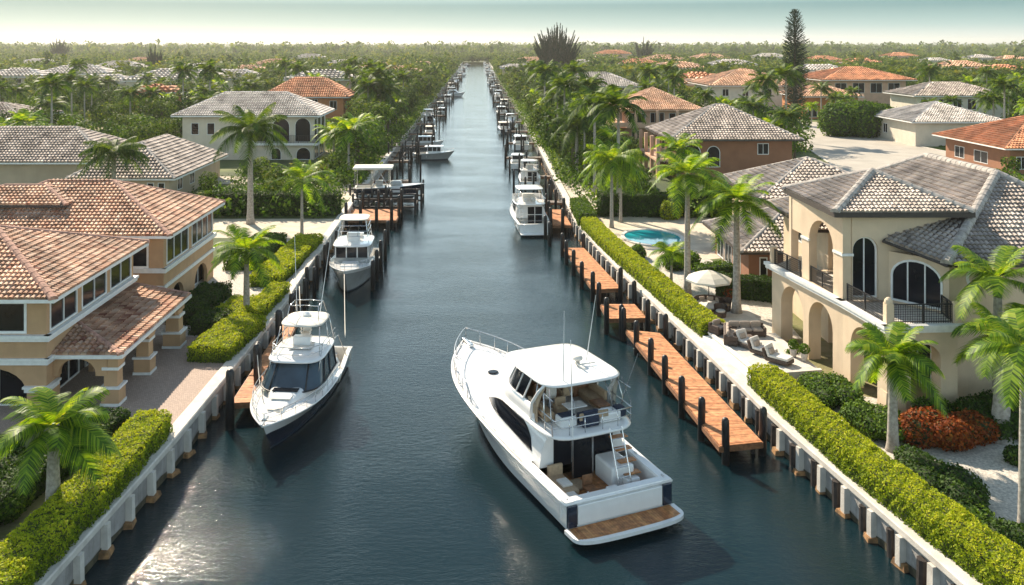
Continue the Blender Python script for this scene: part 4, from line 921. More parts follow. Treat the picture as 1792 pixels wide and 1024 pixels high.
    m = MB(); m.rbox((2.2, .55, 1.27), (.45, .78, .04), .01); m.rbox((3.0, .55, 1.05), (.5, .5, .1), .03); m.rbox((3.22, .55, 1.35), (.08, .5, .5), .03); m.tube([(3.0, .55, .74), (3.0, .55, 1.0)], .05); m.build('fighting_chair', 'brown_wood', t, False)
    # flybridge deck, overhanging the cockpit
    def plan(x0, x1, w, n=40, nn=4.5):
        cx, a = (x0 + x1) / 2, (x1 - x0) / 2
        return [(cx + a * math.copysign(abs(math.cos(q)) ** (2 / nn), math.cos(q)), w * math.copysign(abs(math.sin(q)) ** (2 / nn), math.sin(q))) for q in [2 * PI * i / n for i in range(n)]]
    slab(t, 3.2, 10.6, 2.3, 3.32, .14, 5, name='flybridge_deck', crown=.02)
    # fly coaming: U ring, then glass band
    def U(k, x0, x1, w, fr): # k 0..1 along the U from aft port round the front to aft starboard
        if k < .36: return (x0 + (x1 - fr - x0) * k / .36, w)
        if k > .64: return (x0 + (x1 - fr - x0) * (1 - k) / .36, -w)
        a = PI / 2 - PI * (k - .36) / .28; return (x1 - fr + fr * math.cos(a), w * math.sin(a))
    n = 56
    def ring(x0, x1, w, fr, z, k0=0, k1=1): return [(*U(k0 + (k1 - k0) * i / n, x0, x1, w, fr), z) for i in range(n + 1)]
    m = MB(); m.grid([ring(5.3, 11.6, 2.1, 2.9, 3.2), ring(5.5, 11.1, 2.08, 2.8, 3.7), ring(5.7, 10.5, 2.02, 2.5, 4.12), ring(5.7, 10.4, 1.92, 2.4, 4.16), ring(5.6, 10.4, 1.9, 2.4, 3.5)])
    m.build('flybridge_coaming', 'gelcoat', t, False, True)
    m = MB(); m.grid([ring(5.7, 10.45, 1.99, 2.5, 4.1, .19, .81), ring(5.4, 9.9, 1.92, 2.3, 4.75, .19, .81), ring(5.0, 9.3, 1.84, 2.1, 5.44, .19, .81)]); m.build('windscreen', 'glass', t, False, True)
    m = MB()
    for k in (.19, .33, .42, .5, .58, .67, .81):
        a, b_ = U(k, 5.7, 10.47, 2.01, 2.5), U(k, 5.0, 9.32, 1.86, 2.1); m.tube([(*a, 4.1), (*b_, 5.45)], .045, 6)
    m.tube(ring(5.7, 10.48, 2.01, 2.5, 4.12, .19, .81), .05, 6); m.build('windscreen_frame', 'gelcoat', t, False)
    slab(t, 4.15, 9.65, 2.12, 5.46, .10, 5.5, name='hardtop', crown=.10)
    # aft enclosure: steel frames, curved tubes
    m = MB()
    for sg in (-1, 1):
        for x, xt in ((3.75, 4.35), (4.5, 4.9), (5.4, 5.5)): m.tube([(x, sg * 2.02, 3.44), (x + .05, sg * 2.06, 4.4), (xt, sg * 1.9, 5.44)], .032, 6)
        m.tube([(3.6, sg * 2.0, 4.2), (5.6, sg * 2.04, 4.25)], .028, 6); m.tube([(3.6, sg * 2.0, 3.85), (5.6, sg * 2.04, 3.85)], .022, 6)
        m.tube([(3.75, sg * 2.02, 5.1), (5.4, sg * 1.95, 5.15)], .022, 6)
    for y in (-1.2, -.4, .5, 1.3): m.tube([(3.5, y, 3.44), (3.52, y, 4.25)], .024, 6)
    m.tube([(3.6, -2.0, 4.2), (3.45, -1.2, 4.25), (3.45, 1.2, 4.25), (3.6, 2.0, 4.2)], .03, 6); m.tube([(3.6, -2.0, 3.85), (3.47, -1.2, 3.85), (3.47, 1.2, 3.85), (3.6, 2.0, 3.85)], .022, 6)
    for y in (-1.0, .9): m.tube([(3.6, y, 4.2), (3.9, y, 4.9), (4.4, y, 5.44)], .024, 6)
    m.build('enclosure_frame', 'steel', t, False, True)
    for sg in (-1, 1):
        m = MB(); m.tube([(5.9, sg * 2.03, 3.5), (5.75, sg * 2.07, 4.3), (5.2, sg * 2.02, 5.0), (4.75, sg * 1.93, 5.48)], [.13, .10, .09, .08], 8); m.build('hardtop_support', 'gelcoat', t, False, True)
        m = MB(); m.grid([[(5.75 - .5 * k, sg * 2.05, 3.5), (5.65 - .5 * k, sg * 2.08, 4.3), (5.1 - .25 * k, sg * 2.02, 5.0), (4.7 - .1 * k, sg * 1.94, 5.46)] for k in (0, 1)]); m.build('side_curtain', 'cushion_tan' if sg > 0 else 'canvas', t, False)
    m = MB(); m.rbox((9.0, 0, 3.8), (.5, 3.0, .7), .1); m.build('dashboard', 'brown_wood', t, False)
    m = MB(); m.rbox((3.95, -.2, 4.0), (.08, 1.5, .35), .03); m.build('aft_cushion', 'cushion_tan', t, False)
    # helm and seats
    m = MB(); m.rbox((8.0, .3, 3.95), (.9, 1.7, 1.0), .1); m.rbox((7.9, .3, 4.5), (.7, 1.5, .18), .06, rx=0); m.build('helm_console', 'brown_wood', t, False)
    wheel(t, 7.4, .3, 4.35, .24)
    helm_chair(t, 6.7, .75, 3.46, 'cushion_white'); helm_chair(t, 6.7, -.15, 3.46, 'cushion_tan')
    m = MB(); m.rbox((6.6, -1.45, 3.72), (2.0, .6, .42), .08); m.rbox((6.6, -1.78, 4.05), (2.0, .16, .5), .06); m.build('lounge_seat', 'cushion_tan', t, False); m = MB(); m.rbox((5.9, 1.5, 3.72), (1.6, .6, .42), .08); m.rbox((5.9, 1.8, 4.05), (1.6, .16, .45), .06); m.build('lounge_seat', 'cushion_tan', t, False)
    m = MB(); m.rbox((4.5, .95, 3.75), (.65, .85, .5), .08); m.rbox((4.3, -1.1, 3.72), (.7, 1.1, .46), .08); m.rbox((5.1, .2, 4.12), (.75, 1.0, .06), .03); m.tube([(5.1, .2, 3.46), (5.1, .2, 4.1)], .05); m.build('cooler_seat', 'gelcoat', t, False)
    m = MB(); m.rbox((4.2, -.02, 3.75), (.75, .85, .52), .08); m.rbox((4.0, -.02, 4.05), (.2, .8, .4), .06); m.rbox((4.5, .95, 4.02), (.5, .7, .06), .02); m.build('navy_seat', 'cushion_navy', t, False)
    m = MB(); m.rbox((5.2, -1.2, 3.95), (.9, .7, .1), .04); m.tube([(5.2, -1.2, 3.46), (5.2, -1.2, 3.92)], .05); m.build('fly_table', 'brown_wood', t, False)
    m = MB(); m.rbox((7.6, -1.3, 3.8), (.7, 1.0, .6), .08); m.build('fly_cabinet', 'brown_wood', t, False)
    m = MB(); m.rbox((5.9, .55, 3.72), (.6, .6, .42), .1); m.rbox((5.9, .55, 4.05), (.16, .55, .5), .05); m.build('tan_chair', 'cushion_tan', t, False)
    m = MB(); m.rbox((4.35, -1.75, 3.78), (.6, .5, .5), .1); m.build('navy_seat', 'cushion_navy', t, False)
    m = MB(); m.rbox((3.9, 1.1, .83), (.9, 1.5, .12), .04); m.rbox((2.15, 1.5, .84), (.5, .8, .2), .05); m.build('cockpit_mat', 'cushion_tan', t, False)
    m = MB(); m.lathe((2.5, -.55, .74), [(.18, 0), (.2, .3), (.2, .34)], 12); m.build('bucket', 'cushion_navy', t, False)
    # foredeck items
    m = MB(); m.lathe((15.0, .15, h.zs(h.T(15)) + .10), [(.30, 0), (.30, .05), (.24, .07)], 20); m.build('deck_hatch', 'glass', t, False)
    m = MB(); m.rbox((18.9, 0, h.zs(.95) + .12), (.5, .28, .2), .05); m.rbox((19.6, 0, h.zs(1) + .08), (.9, .22, .1), .03); m.build('anchor_windlass', 'steel', t, False)
    h.rails(t, .56, .995, .85, 9, .16, lower=False, r=.03)
    m = MB()
    for q in (.02, .15, .3, .42, .5, .6, .7, .8, .88):
        for sg in (-1, 1): p = h.pt(q, h.zs(q), sg); m.rbox((p[0], p[1] - sg * .22, p[2] + .12), (.26, .07, .07), .02)
    m.build('cleat', 'steel', t, False)
    for q in (.62, .68, .74):
        for sg in (-1, 1):
            p = Vector(h.pt(q, h.zs(q) * .62, sg)); m = MB(); m.rbox((p.x, p.y + sg * .0, p.z), (.5, .09, .16), .04); m.build('port_light', 'glass', t, False)
    m = MB()
    for sg in (-1, 1): m.tube([h.pt(i / 24, h.zs(i / 24) * .72 + .1, sg) for i in range(24)], .018, 5)
    m.build('hull_moulding', 'nonskid', t, False, True)
    # toe rail
    m = MB(); m.tube([(h.X(q), h.b(q) - .12, h.zs(q) + .04) for q in [tc + (1 - tc) * i / 24 for i in range(24)]], .035, 5); m.tube([(h.X(q), -h.b(q) + .12, h.zs(q) + .04) for q in [tc + (1 - tc) * i / 24 for i in range(24)]], .035, 5); m.build('toe_rail', 'gelcoat', t, False)
    # antennas, outriggers, radar
    m = MB(); m.tube([(4.7, 1.0, 5.55), (4.6, 1.0, 9.0)], [.03, .012], 5); m.build('antenna', 'gelcoat', t, False)
    m = MB(); m.tube([(3.3, 1.25, 3.4), (3.4, 1.3, 8.0)], [.035, .015], 5); m.build('antenna', 'gelcoat', t, False)
    m = MB(); m.tube([(6.2, -1.0, 5.6), (5.4, -1.1, 9.3)], [.03, .012], 5); m.build('antenna', 'gelcoat', t, False)
    for sg in (-1,): m = MB(); m.tube([(5.0, sg * 2.15, 3.6), (4.2, sg * 2.7, 6.5)], [.035, .015], 5); m.build('outrigger', 'steel', t, False)
    m = MB(); m.lathe((6.2, -.55, 5.68), [(.12, 0), (.10, .2), (.24, .22), (.26, .3), (.2, .4), (.05, .43)], 14); m.rbox((5.7, -.45, 5.75), (.9, .1, .08), .03); m.rbox((5.9, -.9, 5.74), (.1, .9, .06), .02)
    m.build('radar', 'nonskid', t, False, True)
    return t
yacht()

# ---------------------------------------------------------------- smaller boats
def small_boat(label, loc, heading, L, B, hullmat='gelcoat', zst=1.0, zbow=1.6, kind='express', group=None, lod=0, cat='boat', name='motor_boat', stripe=None, top='gelcoat', sw=.3):
    """heading: direction of the bow in degrees, 0 = +X, 90 = away from the camera; local x runs from stern to bow"""
    t = thing(name, label, cat, loc, R(heading), group)
    h = Hull(L, B, zst, zbow, 0, flare=1.9, tr=.82 if name == 'express_cruiser' else .9, bw=.86, mid=.4, pw=3.1 if name == 'express_cruiser' else 2.3, rake=.8)
    h.build(t, hullmat, 'antifoul', .14, stripe, sw); h.rub(t, 'gelcoat', .045)
    q0 = .30; h.deck(t, q0, 1, 'gelcoat', .12)
    m = MB()
    for sg in (-1, 1): m.grid([[(h.X(q), sg * h.b(q), h.zs(q)), (h.X(q), sg * (h.b(q) - .25), h.zs(q) + .04), (h.X(q), sg * (h.b(q) - .28), .5)] for q in [q0 * i / 5 for i in range(6)]])
    b = h.b(0); m.grid([[(0, y, zst), (.25, y, zst + .04), (.3, y, .5)] for y in (-b, 0, b)]); m.bx(.28, L * q0, -b + .3, b - .3, .42, .5); m.bx(L * q0 - .04, L * q0 + .04, -b, b, .5, zst + .1)
    m.build('cockpit', 'nonskid', t, False)
    if not lod:
        m = MB(); m.rbox((.55, 0, .78), (.5, b, .5), .06); m.build('seat', 'cushion_white', t, False); m = MB(); m.rbox((L * .2, b * .55, .75), (.8, .6, .45), .05); m.build('seat', 'cushion_white', t, False)
    return t, h
# navy express cruiser, bow towards the camera
def cruiser():
    t, h = small_boat('white express cruiser with navy hull and dark wraparound windscreen tied at the left dock', (-10.35, 60.4, 0), -94.0, 13.8, 4.4, 'gelcoat_navy', 1.35, 1.8, stripe='gelcoat', sw=.62, cat='motor boat', name='express_cruiser')
    hw = lambda x: 1.75 * (1 - smooth01((x - 6.5) / 6.0) * .75); hh = lambda x: .62 * (1 - smooth01((x - 8.2) / 4.6)) + .03
    zd = lambda x: h.zs(h.T(x)) + .02
    f = cabin_fn(hw, hh, zd, .42, .6, .1); cabin(t, f, 3.4, 13.0, 'gelcoat', 'foredeck_trunk', n=30)
    # wraparound windscreen: raked band
    def U(k, x0, x1, w, fr):
        if k < .3: return (x0 + (x1 - fr - x0) * k / .3, w)
        if k > .7: return (x0 + (x1 - fr - x0) * (1 - k) / .3, -w)
        a = PI / 2 - PI * (k - .3) / .4; return (x1 - fr + fr * math.cos(a), w * math.sin(a))
    n = 48; ring = lambda x0, x1, w, fr, z: [(*U(i / n, x0, x1, w, fr), z) for i in range(n + 1)]
    m = MB(); m.grid([ring(4.6, 9.7, 1.82, 1.7, 1.95), ring(4.5, 8.7, 1.66, 1.35, 2.6), ring(4.4, 8.1, 1.55, 1.2, 3.18)]); m.build('windscreen', 'boat_glass', t, False, True)
    m = MB()
    for k in (.02, .16, .29, .42, .58, .71, .84, .98): m.tube([(*U(k, 4.6, 9.72, 1.84, 1.7), 1.95), (*U(k, 4.4, 8.12, 1.57, 1.2), 3.2)], .04, 6)
    m.tube(ring(4.6, 9.73, 1.84, 1.7, 1.96), .045, 6); m.build('windscreen_frame', 'black_rubber', t, False, True)
    slab(t, 3.6, 8.4, 1.72, 3.18, .10, 4, crown=.16)
    m = MB(); m.rbox((6.2, 0, 3.52), (1.2, 1.4, .10), .05); m.build('roof_hatch', 'nonskid', t, False)
    for x, w_ in ((10.4, 1.15), (11.5, .85)): m = MB(); m.rbox((x, 0, zd(x) + hh(x) + .01), (.62, w_, .07), .03); m.build('deck_hatch', 'nonskid', t, False)
    m = MB(); m.rbox((9.6, 0, zd(9.6) + hh(9.6) + .0), (.5, 1.5, .06), .03); m.build('deck_hatch', 'skin_dark_window', t, False)
    # upper helm frame and canvas top
    m = MB()
    for sg in (-1, 1):
        for (a, b) in (((3.9, 1.5, 3.2), (4.3, 1.25, 4.75)), ((5.2, 1.5, 3.3), (5.2, 1.25, 4.8)), ((7.3, 1.4, 3.3), (6.5, 1.2, 4.75)), ((7.9, 1.5, 2.6), (7.0, 1.5, 3.9))): m.tube([(a[0], sg * a[1], a[2]), (b[0], sg * b[1], b[2])], .03, 6)
        m.tube([(3.9, sg * 1.55, 3.9), (7.2, sg * 1.5, 3.95), (7.9, sg * .9, 3.95), (8.0, 0, 3.95)], .028, 6); m.tube([(3.9, sg * 1.55, 3.55), (7.3, sg * 1.5, 3.6), (8.1, sg * .9, 3.6), (8.15, 0, 3.6)], .022, 6)
        m.tube([(3.9, sg * 1.0, 4.95), (4.4, sg * .9, 5.75), (5.6, sg * .9, 5.75), (6.0, sg * 1.0, 4.95)], .026, 6)
        m.tube([(4.4, sg * .9, 5.75), (4.4, 0, 5.8)], .026, 6); m.tube([(5.6, sg * .9, 5.75), (5.6, 0, 5.8)], .026, 6)
        m.tube([(2.2, sg * 1.9, 1.5), (3.2, sg * 1.6, 3.2), (4.0, sg * 1.5, 3.25)], .028, 6)
    m.build('tower_frame', 'steel', t, False, True)
    slab(t, 3.7, 6.7, 1.35, 4.78, .07, 3.5, 'canvas', 'sun_top', crown=.14)
    m = MB(); m.rbox((6.0, 0, 3.75), (.5, 1.1, .6), .06); m.build('upper_helm', 'gelcoat', t, False); helm_chair(t, 5.2, 0, 3.3)
    m = MB(); m.lathe((5, 0, 4.98), [(.25, 0), (.27, .12), (.1, .22)], 14); m.build('radar', 'gelcoat', t, False)
    for y in (-.9, .6): m = MB(); m.tube([(4.0, y, 4.9), (2.6, y * 1.6, 9.4)], [.025, .01], 5); m.build('antenna', 'gelcoat', t, False)
    h.rails(t, .30, .99, .62, 10, .10, lower=True)
    m = MB(); m.rbox((13.35, 0, 2.06), (.5, .25, .16), .04); m.rbox((13.9, 0, 2.02), (.5, .16, .08), .02); m.build('anchor', 'steel', t, False)
    # coiled line on the foredeck
    m = MB(); m.tube([(12.5 + (.12 + .012 * i / 6) * math.cos(i * .5), .45 + (.12 + .012 * i / 6) * math.sin(i * .5), 2.06 + .0015 * i) for i in range(60)], .02, 4); m.build('rope_coil', 'canvas', t, False)
    return t
cruiser()
# grey boat with pilothouse and tower
def greyboat():
    t, h = small_boat('grey hulled fishing boat with open tower moored beyond the navy cruiser', (-11.75, 89.5, 0), -89, 13, 4.5, 'gelcoat_grey', 1.3, 2.3, stripe='gelcoat', cat='fishing boat', name='fishing_boat')
    hw = lambda x: 1.6; hh = lambda x: 1.5 if x < 7.4 else max(.3, 1.5 - 1.2 * smooth01((x - 7.4) / .6))
    zd = lambda x: h.zs(h.T(x)) - .02
    m = MB(); m.bx(3.9, 8.0, -1.6, 1.6, 1.3, 2.25); m.build('cabin', 'gelcoat_grey', t, False)
    m = MB()
    for y in (-1.5, -.5, .5, 1.5): m.bx(7.75, 7.88, y - .05, y + .05, 2.25, 3.35)
    for x in (3.95, 5.3, 6.6): m.bx(x - .05, x + .05, -1.55, -1.45, 2.25, 3.35); m.bx(x - .05, x + .05, 1.45, 1.55, 2.25, 3.35)
    m.bx(3.9, 7.9, -1.56, 1.56, 3.28, 3.345); m.build('window_frame', 'gelcoat', t, False)
    m = MB(); m.bx(4, 7.78, -1.5, 1.5, 2.25, 3.32); m.build('window_glass', 'glass', t, False)
    slab(t, 3.4, 8.5, 1.8, 3.34, .10, 5, crown=.08)
    m = MB(); m.rbox((9.6, 0, 2.0), (1.8, 1.5, .35), .1); m.build('trunk_cabin', 'gelcoat', t, False)
    m = MB()
    for sg in (-1, 1):
        for x, xt in ((4.0, 4.4), (5.6, 5.5), (7.2, 6.6)): m.tube([(x, sg * 1.5, 3.4), (xt, sg * 1.15, 5.5)], .035, 6)
        for z in (4.0, 4.5, 5.0): m.tube([(4.1, sg * 1.4, z), (7.0, sg * 1.4, z)], .025, 5)
    for z in (4.0, 4.5, 5.0): m.tube([(7.0, -1.4, z), (7.0, 1.4, z)], .025, 5)
    for k in range(4): m.tube([(7.05, -1.4 + k * .9, 4.0), (7.05, -1.0 + k * .8, 5.0)], .02, 5)
    m.build('tower_frame', 'steel', t, False)
    slab(t, 4.0, 7.0, 1.4, 5.48, .07, 4, 'canvas', 'sun_top', crown=.06)
    m = MB(); m.rbox((6.3, 0, 3.85), (.5, 1.2, .8), .06); m.rbox((5, 0, 3.7), (.5, 1.6, .5), .06); m.build('upper_helm', 'gelcoat', t, False)
    h.rails(t, .55, .99, .6, 7, .1, lower=False)
greyboat()
# right white sportfisher, stern towards the camera
def sportfisher(label, loc, hd, s=1.0, name='sportfishing_boat', hullm='gelcoat', group=None, lod=0):
    t, h = small_boat(label, loc, hd, 12.5, 4.2, hullm, 1.3, 2.3, cat='boat', name=name, group=group, lod=lod)
    t.scale = (s, s, s)
    hw = lambda x: 1.8 * (1 - smooth01((x - 6.5) / 5) * .6); hh = lambda x: 1.7 if x < 7 else max(.03, 1.7 * (1 - smooth01((x - 7) / 3.2)))
    f = cabin_fn(hw, hh, lambda x: h.zs(h.T(x)) - .02, .38, .5, .12); cabin(t, f, 3.4, 10.4, 'gelcoat')
    m = MB(); m.bx(3.34, 3.38, -1.35, .35, .75, 2.7); m.build('saloon_door', 'glass', t, False)
    m = MB(); m.bx(3.30, 3.36, -.52, -.44, .7, 2.75); m.bx(3.30, 3.36, -1.4, .4, 1.75, 1.82); m.build('door_frame', 'gelcoat', t, False)
    patch(t, f, 4.2, 8.4, lambda s_: .10, lambda s_: .12 + .55 * math.sin(PI * s_) ** .6, .02, 14, 4, 'side_window')
    slab(t, 2.7, 7.6, 1.85, 2.98, .10, 4, name='flybridge_deck', crown=.02)
    m = MB(); m.grid([[(6.9 + (1 - abs(y) / 1.75) * .6 + dx, y, z) for y in [-1.75 + 3.5 * i / 10 for i in range(11)]] for dx, z in ((.3, 2.95), (0, 3.7))]); m.grid([[(x, sg * 1.75, z) for x in (4.2, 5.5, 6.95)] for sg in (1,) for z in (3.0, 3.7)]); m.grid([[(x, -1.75, z) for x in (4.2, 5.5, 6.95)] for z in (3.0, 3.7)]); m.build('flybridge_coaming', 'gelcoat', t, False)
    m = MB()
    for sg in (-1, 1):
        for x, xt in ((3.2, 3.6), (4.6, 4.6), (6.5, 5.8)): m.tube([(x, sg * 1.6, 3.1), (xt, sg * 1.3, 4.75)], .035, 6)
        m.tube([(3.0, sg * 1.7, 3.7), (4.4, sg * 1.7, 3.75)], .028, 6)
    m.tube([(3.0, -1.7, 3.7), (3.0, 1.7, 3.7)], .028, 6); m.tube([(4.6, -1.55, 4.7), (4.6, 1.55, 4.7)], .03, 6); m.build('hardtop_frame', 'steel', t, False)
    slab(t, 3.0, 6.6, 1.6, 4.75, .08, 4, crown=.1)
    m = MB(); m.rbox((5.6, 0, 3.5), (.6, 1.4, .8), .08); m.rbox((4.6, .5, 3.4), (.5, .5, .6), .08); m.rbox((4.6, -.5, 3.4), (.5, .5, .6), .08); m.build('helm_seat', 'cushion_white', t, False)
    m = MB(); m.rbox((-.45, 0, .3), (.95, 3.5, .12), .05); m.build('swim_platform', 'gelcoat', t, False)
    m = MB()
    for k in range(5): m.tube([(2.5 + k * .13, 1.0, .8 + k * .45), (2.5 + k * .13, 1.4, .8 + k * .45)], .02, 5)
    m.tube([(2.45, 1.0, .6), (3.05, 1.0, 3.0)], .022, 5); m.tube([(2.45, 1.4, .6), (3.05, 1.4, 3.0)], .022, 5); m.build('ladder', 'steel', t, False)
    m = MB(); m.tube([(.3, -1.7, 1.65), (.3, 1.7, 1.65)], .03, 5); m.tube([(.3, -1.7, 1.3), (.3, -1.7, 1.65)], .03, 5); m.tube([(.3, 1.7, 1.3), (.3, 1.7, 1.65)], .03, 5); m.build('stern_rail', 'steel', t, False)
    if not lod:
        h.rails(t, .5, .99, .65, 7, .1, lower=False)
        m = MB(); m.tube([(3.8, .9, 4.8), (3.4, 1.0, 7.4)], [.025, .01], 5); m.build('antenna', 'gelcoat', t, False)
    return t
sportfisher('white sportfishing boat moored stern first at the right bank docks', (6.55, 101.2, 0), 95)
# canopy boat held on a lift, navy hull, side-on
def canopyboat():
    t, h = small_boat('navy boat under a white canopy sitting on a boat lift on the left bank', (-16.9, 121.5, 1.0), 2, 9.6, 3.0, 'gelcoat_navy', 1.3, 1.75, stripe='gelcoat_navy', cat='boat', name='canopy_boat')
    m = h.strip(lambda q: .1, lambda q: .42, k=1); m.v = [(a, b * 1.01, c) for a, b, c in m.v]; m.build('white_stripe', 'gelcoat', t, False)
    m = MB(); m.rbox((2.6, 0, 4.0), (5.4, 3.6, .32), .14, 3); m.build('canopy', 'canvas', t, False, True)
    m = MB()
    for x in (.2, 2.4, 4.8):
        for y in (-1.5, 1.5): m.tube([(x, y, 1.2), (x, y, 3.9)], .06, 6)
    m.tube([(4.9, -1.5, 1.2), (3.4, -1.5, 3.8)], .04, 5); m.tube([(2.4, -1.5, 1.3), (3.6, -1.5, 3.0)], .04, 5); m.build('canopy_frame', 'steel', t, False)
    m = MB(); m.rbox((3.4, 0, 1.75), (1.0, 1.2, .9), .1); m.build('console', 'gelcoat_grey', t, False); m = MB(); m.rbox((5.7, 0, 1.8), (1.6, 1.5, .7), .3, 3); m.build('covered_engine', 'gelcoat_grey', t, False, True)
    m = MB()  # illegible grey lettering along the stripe
    x = .5
    for k in range(9):
        w_ = .16 + .06 * (k % 3); y = -h.pt(h.T(x), .27, 1)[1] * 1.02 - .02
        m.bx(x, x + .05, y - .01, y + .01, .17, .38); m.bx(x, x + w_, y - .01, y + .01, .34, .38)
        if k % 2: m.bx(x + w_ - .05, x + w_, y - .01, y + .01, .17, .38)
        if k % 3: m.bx(x, x + w_, y - .01, y + .01, .255, .29)
        x += w_ + .1
    m.build('hull_lettering', 'gelcoat_grey', t, False)
    m = MB(); y = -h.b(.6) - .02; m.bx(5.0, 6.3, y - .02, y + .05, .75, 1.55); m.build('side_panel', 'gelcoat', t, False)
canopyboat()
def lift(label, x0, x1, y0, y1, zb=.9, zt=3.4, group=None, n=3):
    t = thing('boat_lift', label, 'boat lift', ((x0 + x1) / 2, (y0 + y1) / 2, 0), 0, group)
    for i in range(n):
        for y in (y0, y1):
            x = x0 + (x1 - x0) * i / (n - 1); m = MB(); piling_mesh(m, x, y, zt + .15 * ((i + int(y)) % 2), .15); m.build('piling', 'black_rubber', t)
    m = MB()
    for y in (y0, y1): m.box(((x0 + x1) / 2, y, zb - .2), (x1 - x0, .18, .22)); m.box(((x0 + x1) / 2, y, zt - .6), (x1 - x0, .12, .16))
    for i in range(n): x = x0 + (x1 - x0) * i / (n - 1); m.box((x, (y0 + y1) / 2, zb - .05), (.16, y1 - y0, .18))
    m.build('lift_beam', 'dark_wood', t); return t
lift('dark timber lift under the navy canopy boat', -17.2, -7.6, 119.5, 123.6, 1.0, 2.9)
lift('dark timber lift frame just behind the orange platform on the left', -16.0, -8.0, 113.6, 117.4, 1.2, 2.6, n=5)
small_proto = {}
def cabinboat(label, loc, hd, L=8.5, hullm='gelcoat_grey', group=None, lod=0, topm='gelcoat'):
    t, h = small_boat(label, loc, hd, L, 3.0, hullm, 1.15, 1.6, group=group, lod=lod)
    m = MB(); m.bx(L * .33, L * .66, -1.1, 1.1, 1.1, 1.65); m.build('cabin', 'gelcoat', t, False)
    m = MB(); m.bx(L * .335, L * .65, -1.05, 1.05, 1.65, 2.45); m.build('window_glass', 'glass', t, False)
    m = MB()
    for x in (L * .33, L * .45, L * .56, L * .655):
        for y in (-1.07, 1.07): m.bx(x - .05, x + .05, y - .04, y + .04, 1.65, 2.5)
    m.bx(L * .65, L * .66, -.05, .05, 1.65, 2.5); m.bx(L * .33 - .05, L * .66, -1.11, 1.11, 2.42, 2.49); m.build('window_frame', 'gelcoat', t, False)
    slab(t, L * .25, L * .74, 1.35, 2.45, .1, 4, topm, crown=.1)
    m = MB(); m.rbox((-.25, 0, .9), (.5, .5, .8), .1); m.build('outboard_motor', 'gelcoat', t, False)
    if not lod: h.rails(t, .6, .99, .5, 5, .1, lower=False)
    return t
cabinboat('white and grey cabin boat lying crosswise off the left bank beyond the canopy boat', (-12.0, 168, 0), 2, 7.6)
lift('timber lift frame left of the crosswise cabin boat', -16.4, -11.2, 163, 169, 1.3, 3.6)
# ------------- boats further up both banks
A_ = cabinboat('small white cabin boat in the row of distant moorings', (0, 0, 0), 0, 8.0, 'gelcoat', lod=1)
B_ = sportfisher('small white flybridge boat in the row of distant moorings', (0, 0, 0), 0, lod=1)
C_ = cabinboat('dark hulled boat', (0, 0, 0), 0, 8.6, 'gelcoat_navy', lod=1, topm='canvas')
used = set(); P_ = {'A': A_, 'B': B_, 'C': C_}
KN = {'A': 'white cabin boat', 'B': 'white flybridge boat', 'C': 'dark boat with pale top'}
rows_ = []
for side in (-1, 1):
    y = 186 if side < 0 else 134; i = 0
    while y < 900:
        k = 'ACBACAB'[i % 7] if side < 0 else 'BAACBAC'[i % 7]
        off = (3.6, 4.8, 3.0, 5.2)[i % 4]; hd = ((0, 88, 92, -88, 95, 90) if side < 0 else (88, 92, -88, 95, 90, 86))[(i * 5) % 6]
        rows_.append((side, y, k, off, hd, i)); y += (17 + 5 * (i % 3)) * (1 + y / 700); i += 1
for side, y, k, off, hd, i in rows_:
    o = P_[k] if k not in used else copy_tree(P_[k]); used.add(k)
    x = wl(y) + off if side < 0 else wr(y) - off
    lx = 4.2; hx = math.cos(R(hd)) * lx
    if abs(math.cos(R(hd))) > .6: x = (wl(y) + 1.0 if side < 0 else wr(y) - 1.0) + (0 if (side < 0) == (math.cos(R(hd)) > 0) else 0) + (8.6 if (side < 0 and math.cos(R(hd)) < 0) else (-8.6 if (side > 0 and math.cos(R(hd)) > 0) else 0))
    o.location = (x, y, 0); o.rotation_euler = (0, 0, R(hd)); s = (1.0, .9, 1.08)[i % 3] * (1.0 if k != 'B' else .8); o.scale = (s, s, s)
    sd = 'left' if side < 0 else 'right'
    if i < 9: tag(o, '%s, %s in the row of small boats up the %s bank' % (KN[k], ORD[i], sd), 'boat', 'small boats moored up the %s bank' % sd)
    else: tag(o, 'tiny %s near the far end of the %s bank' % (KN[k], sd), 'boat', 'tiny boats near the far end of the %s bank' % sd)
# small grey docks and posts between them
for side in (-1, 1):
    sd = 'left' if side < 0 else 'right'; y = 134 if side < 0 else 116; i = 0
    while y < 560:
        x0 = wl(y) + .2 if side < 0 else wr(y) - .2; ln = (5.5, 4.0, 6.5)[i % 3]; x1 = x0 + ln * (1 if side < 0 else -1); xa, xb = min(x0, x1), max(x0, x1)
        if y < 330: lb = '%s grey plank finger dock from the near end on the %s bank' % ((ORD + ['eleventh', 'twelfth', 'thirteenth', 'fourteenth'])[i], sd)
        else: lb = 'tiny grey finger dock in the distance on the %s bank' % sd
        dk = dock(lb, (xa, y), (xb, y), (xa, y + 1.6), (xb, y + 1.6), [(xb if side < 0 else xa, y - .1, 3.2 + .4 * (i % 2)), ((xa + xb) / 2, y - .1, 3.0), (xb if side < 0 else xa, y + 1.7, 3.4), ((xa + xb) / 2, y + 1.7, 3.2)], z=1.15, mat='planks_grey', pw=.3,
                  group=('finger docks on the %s bank' if y < 330 else 'tiny finger docks far up the %s bank') % sd, pr=.17)
        for j in range(4):
            yy = y + 3.5 + j * 3.4; xx = (wl(yy) + 3.5 + 1.6 * (j % 3)) if side < 0 else (wr(yy) - 3.3 - 1.5 * (j % 3))
            post(xx, yy, 3.0 + .5 * ((i + j) % 3), 'dark mooring piling among the finger docks and small boats of the %s bank' % sd, 'pilings among the finger docks of the %s bank' % sd, .16)
        y += 19 + y * .03; i += 1
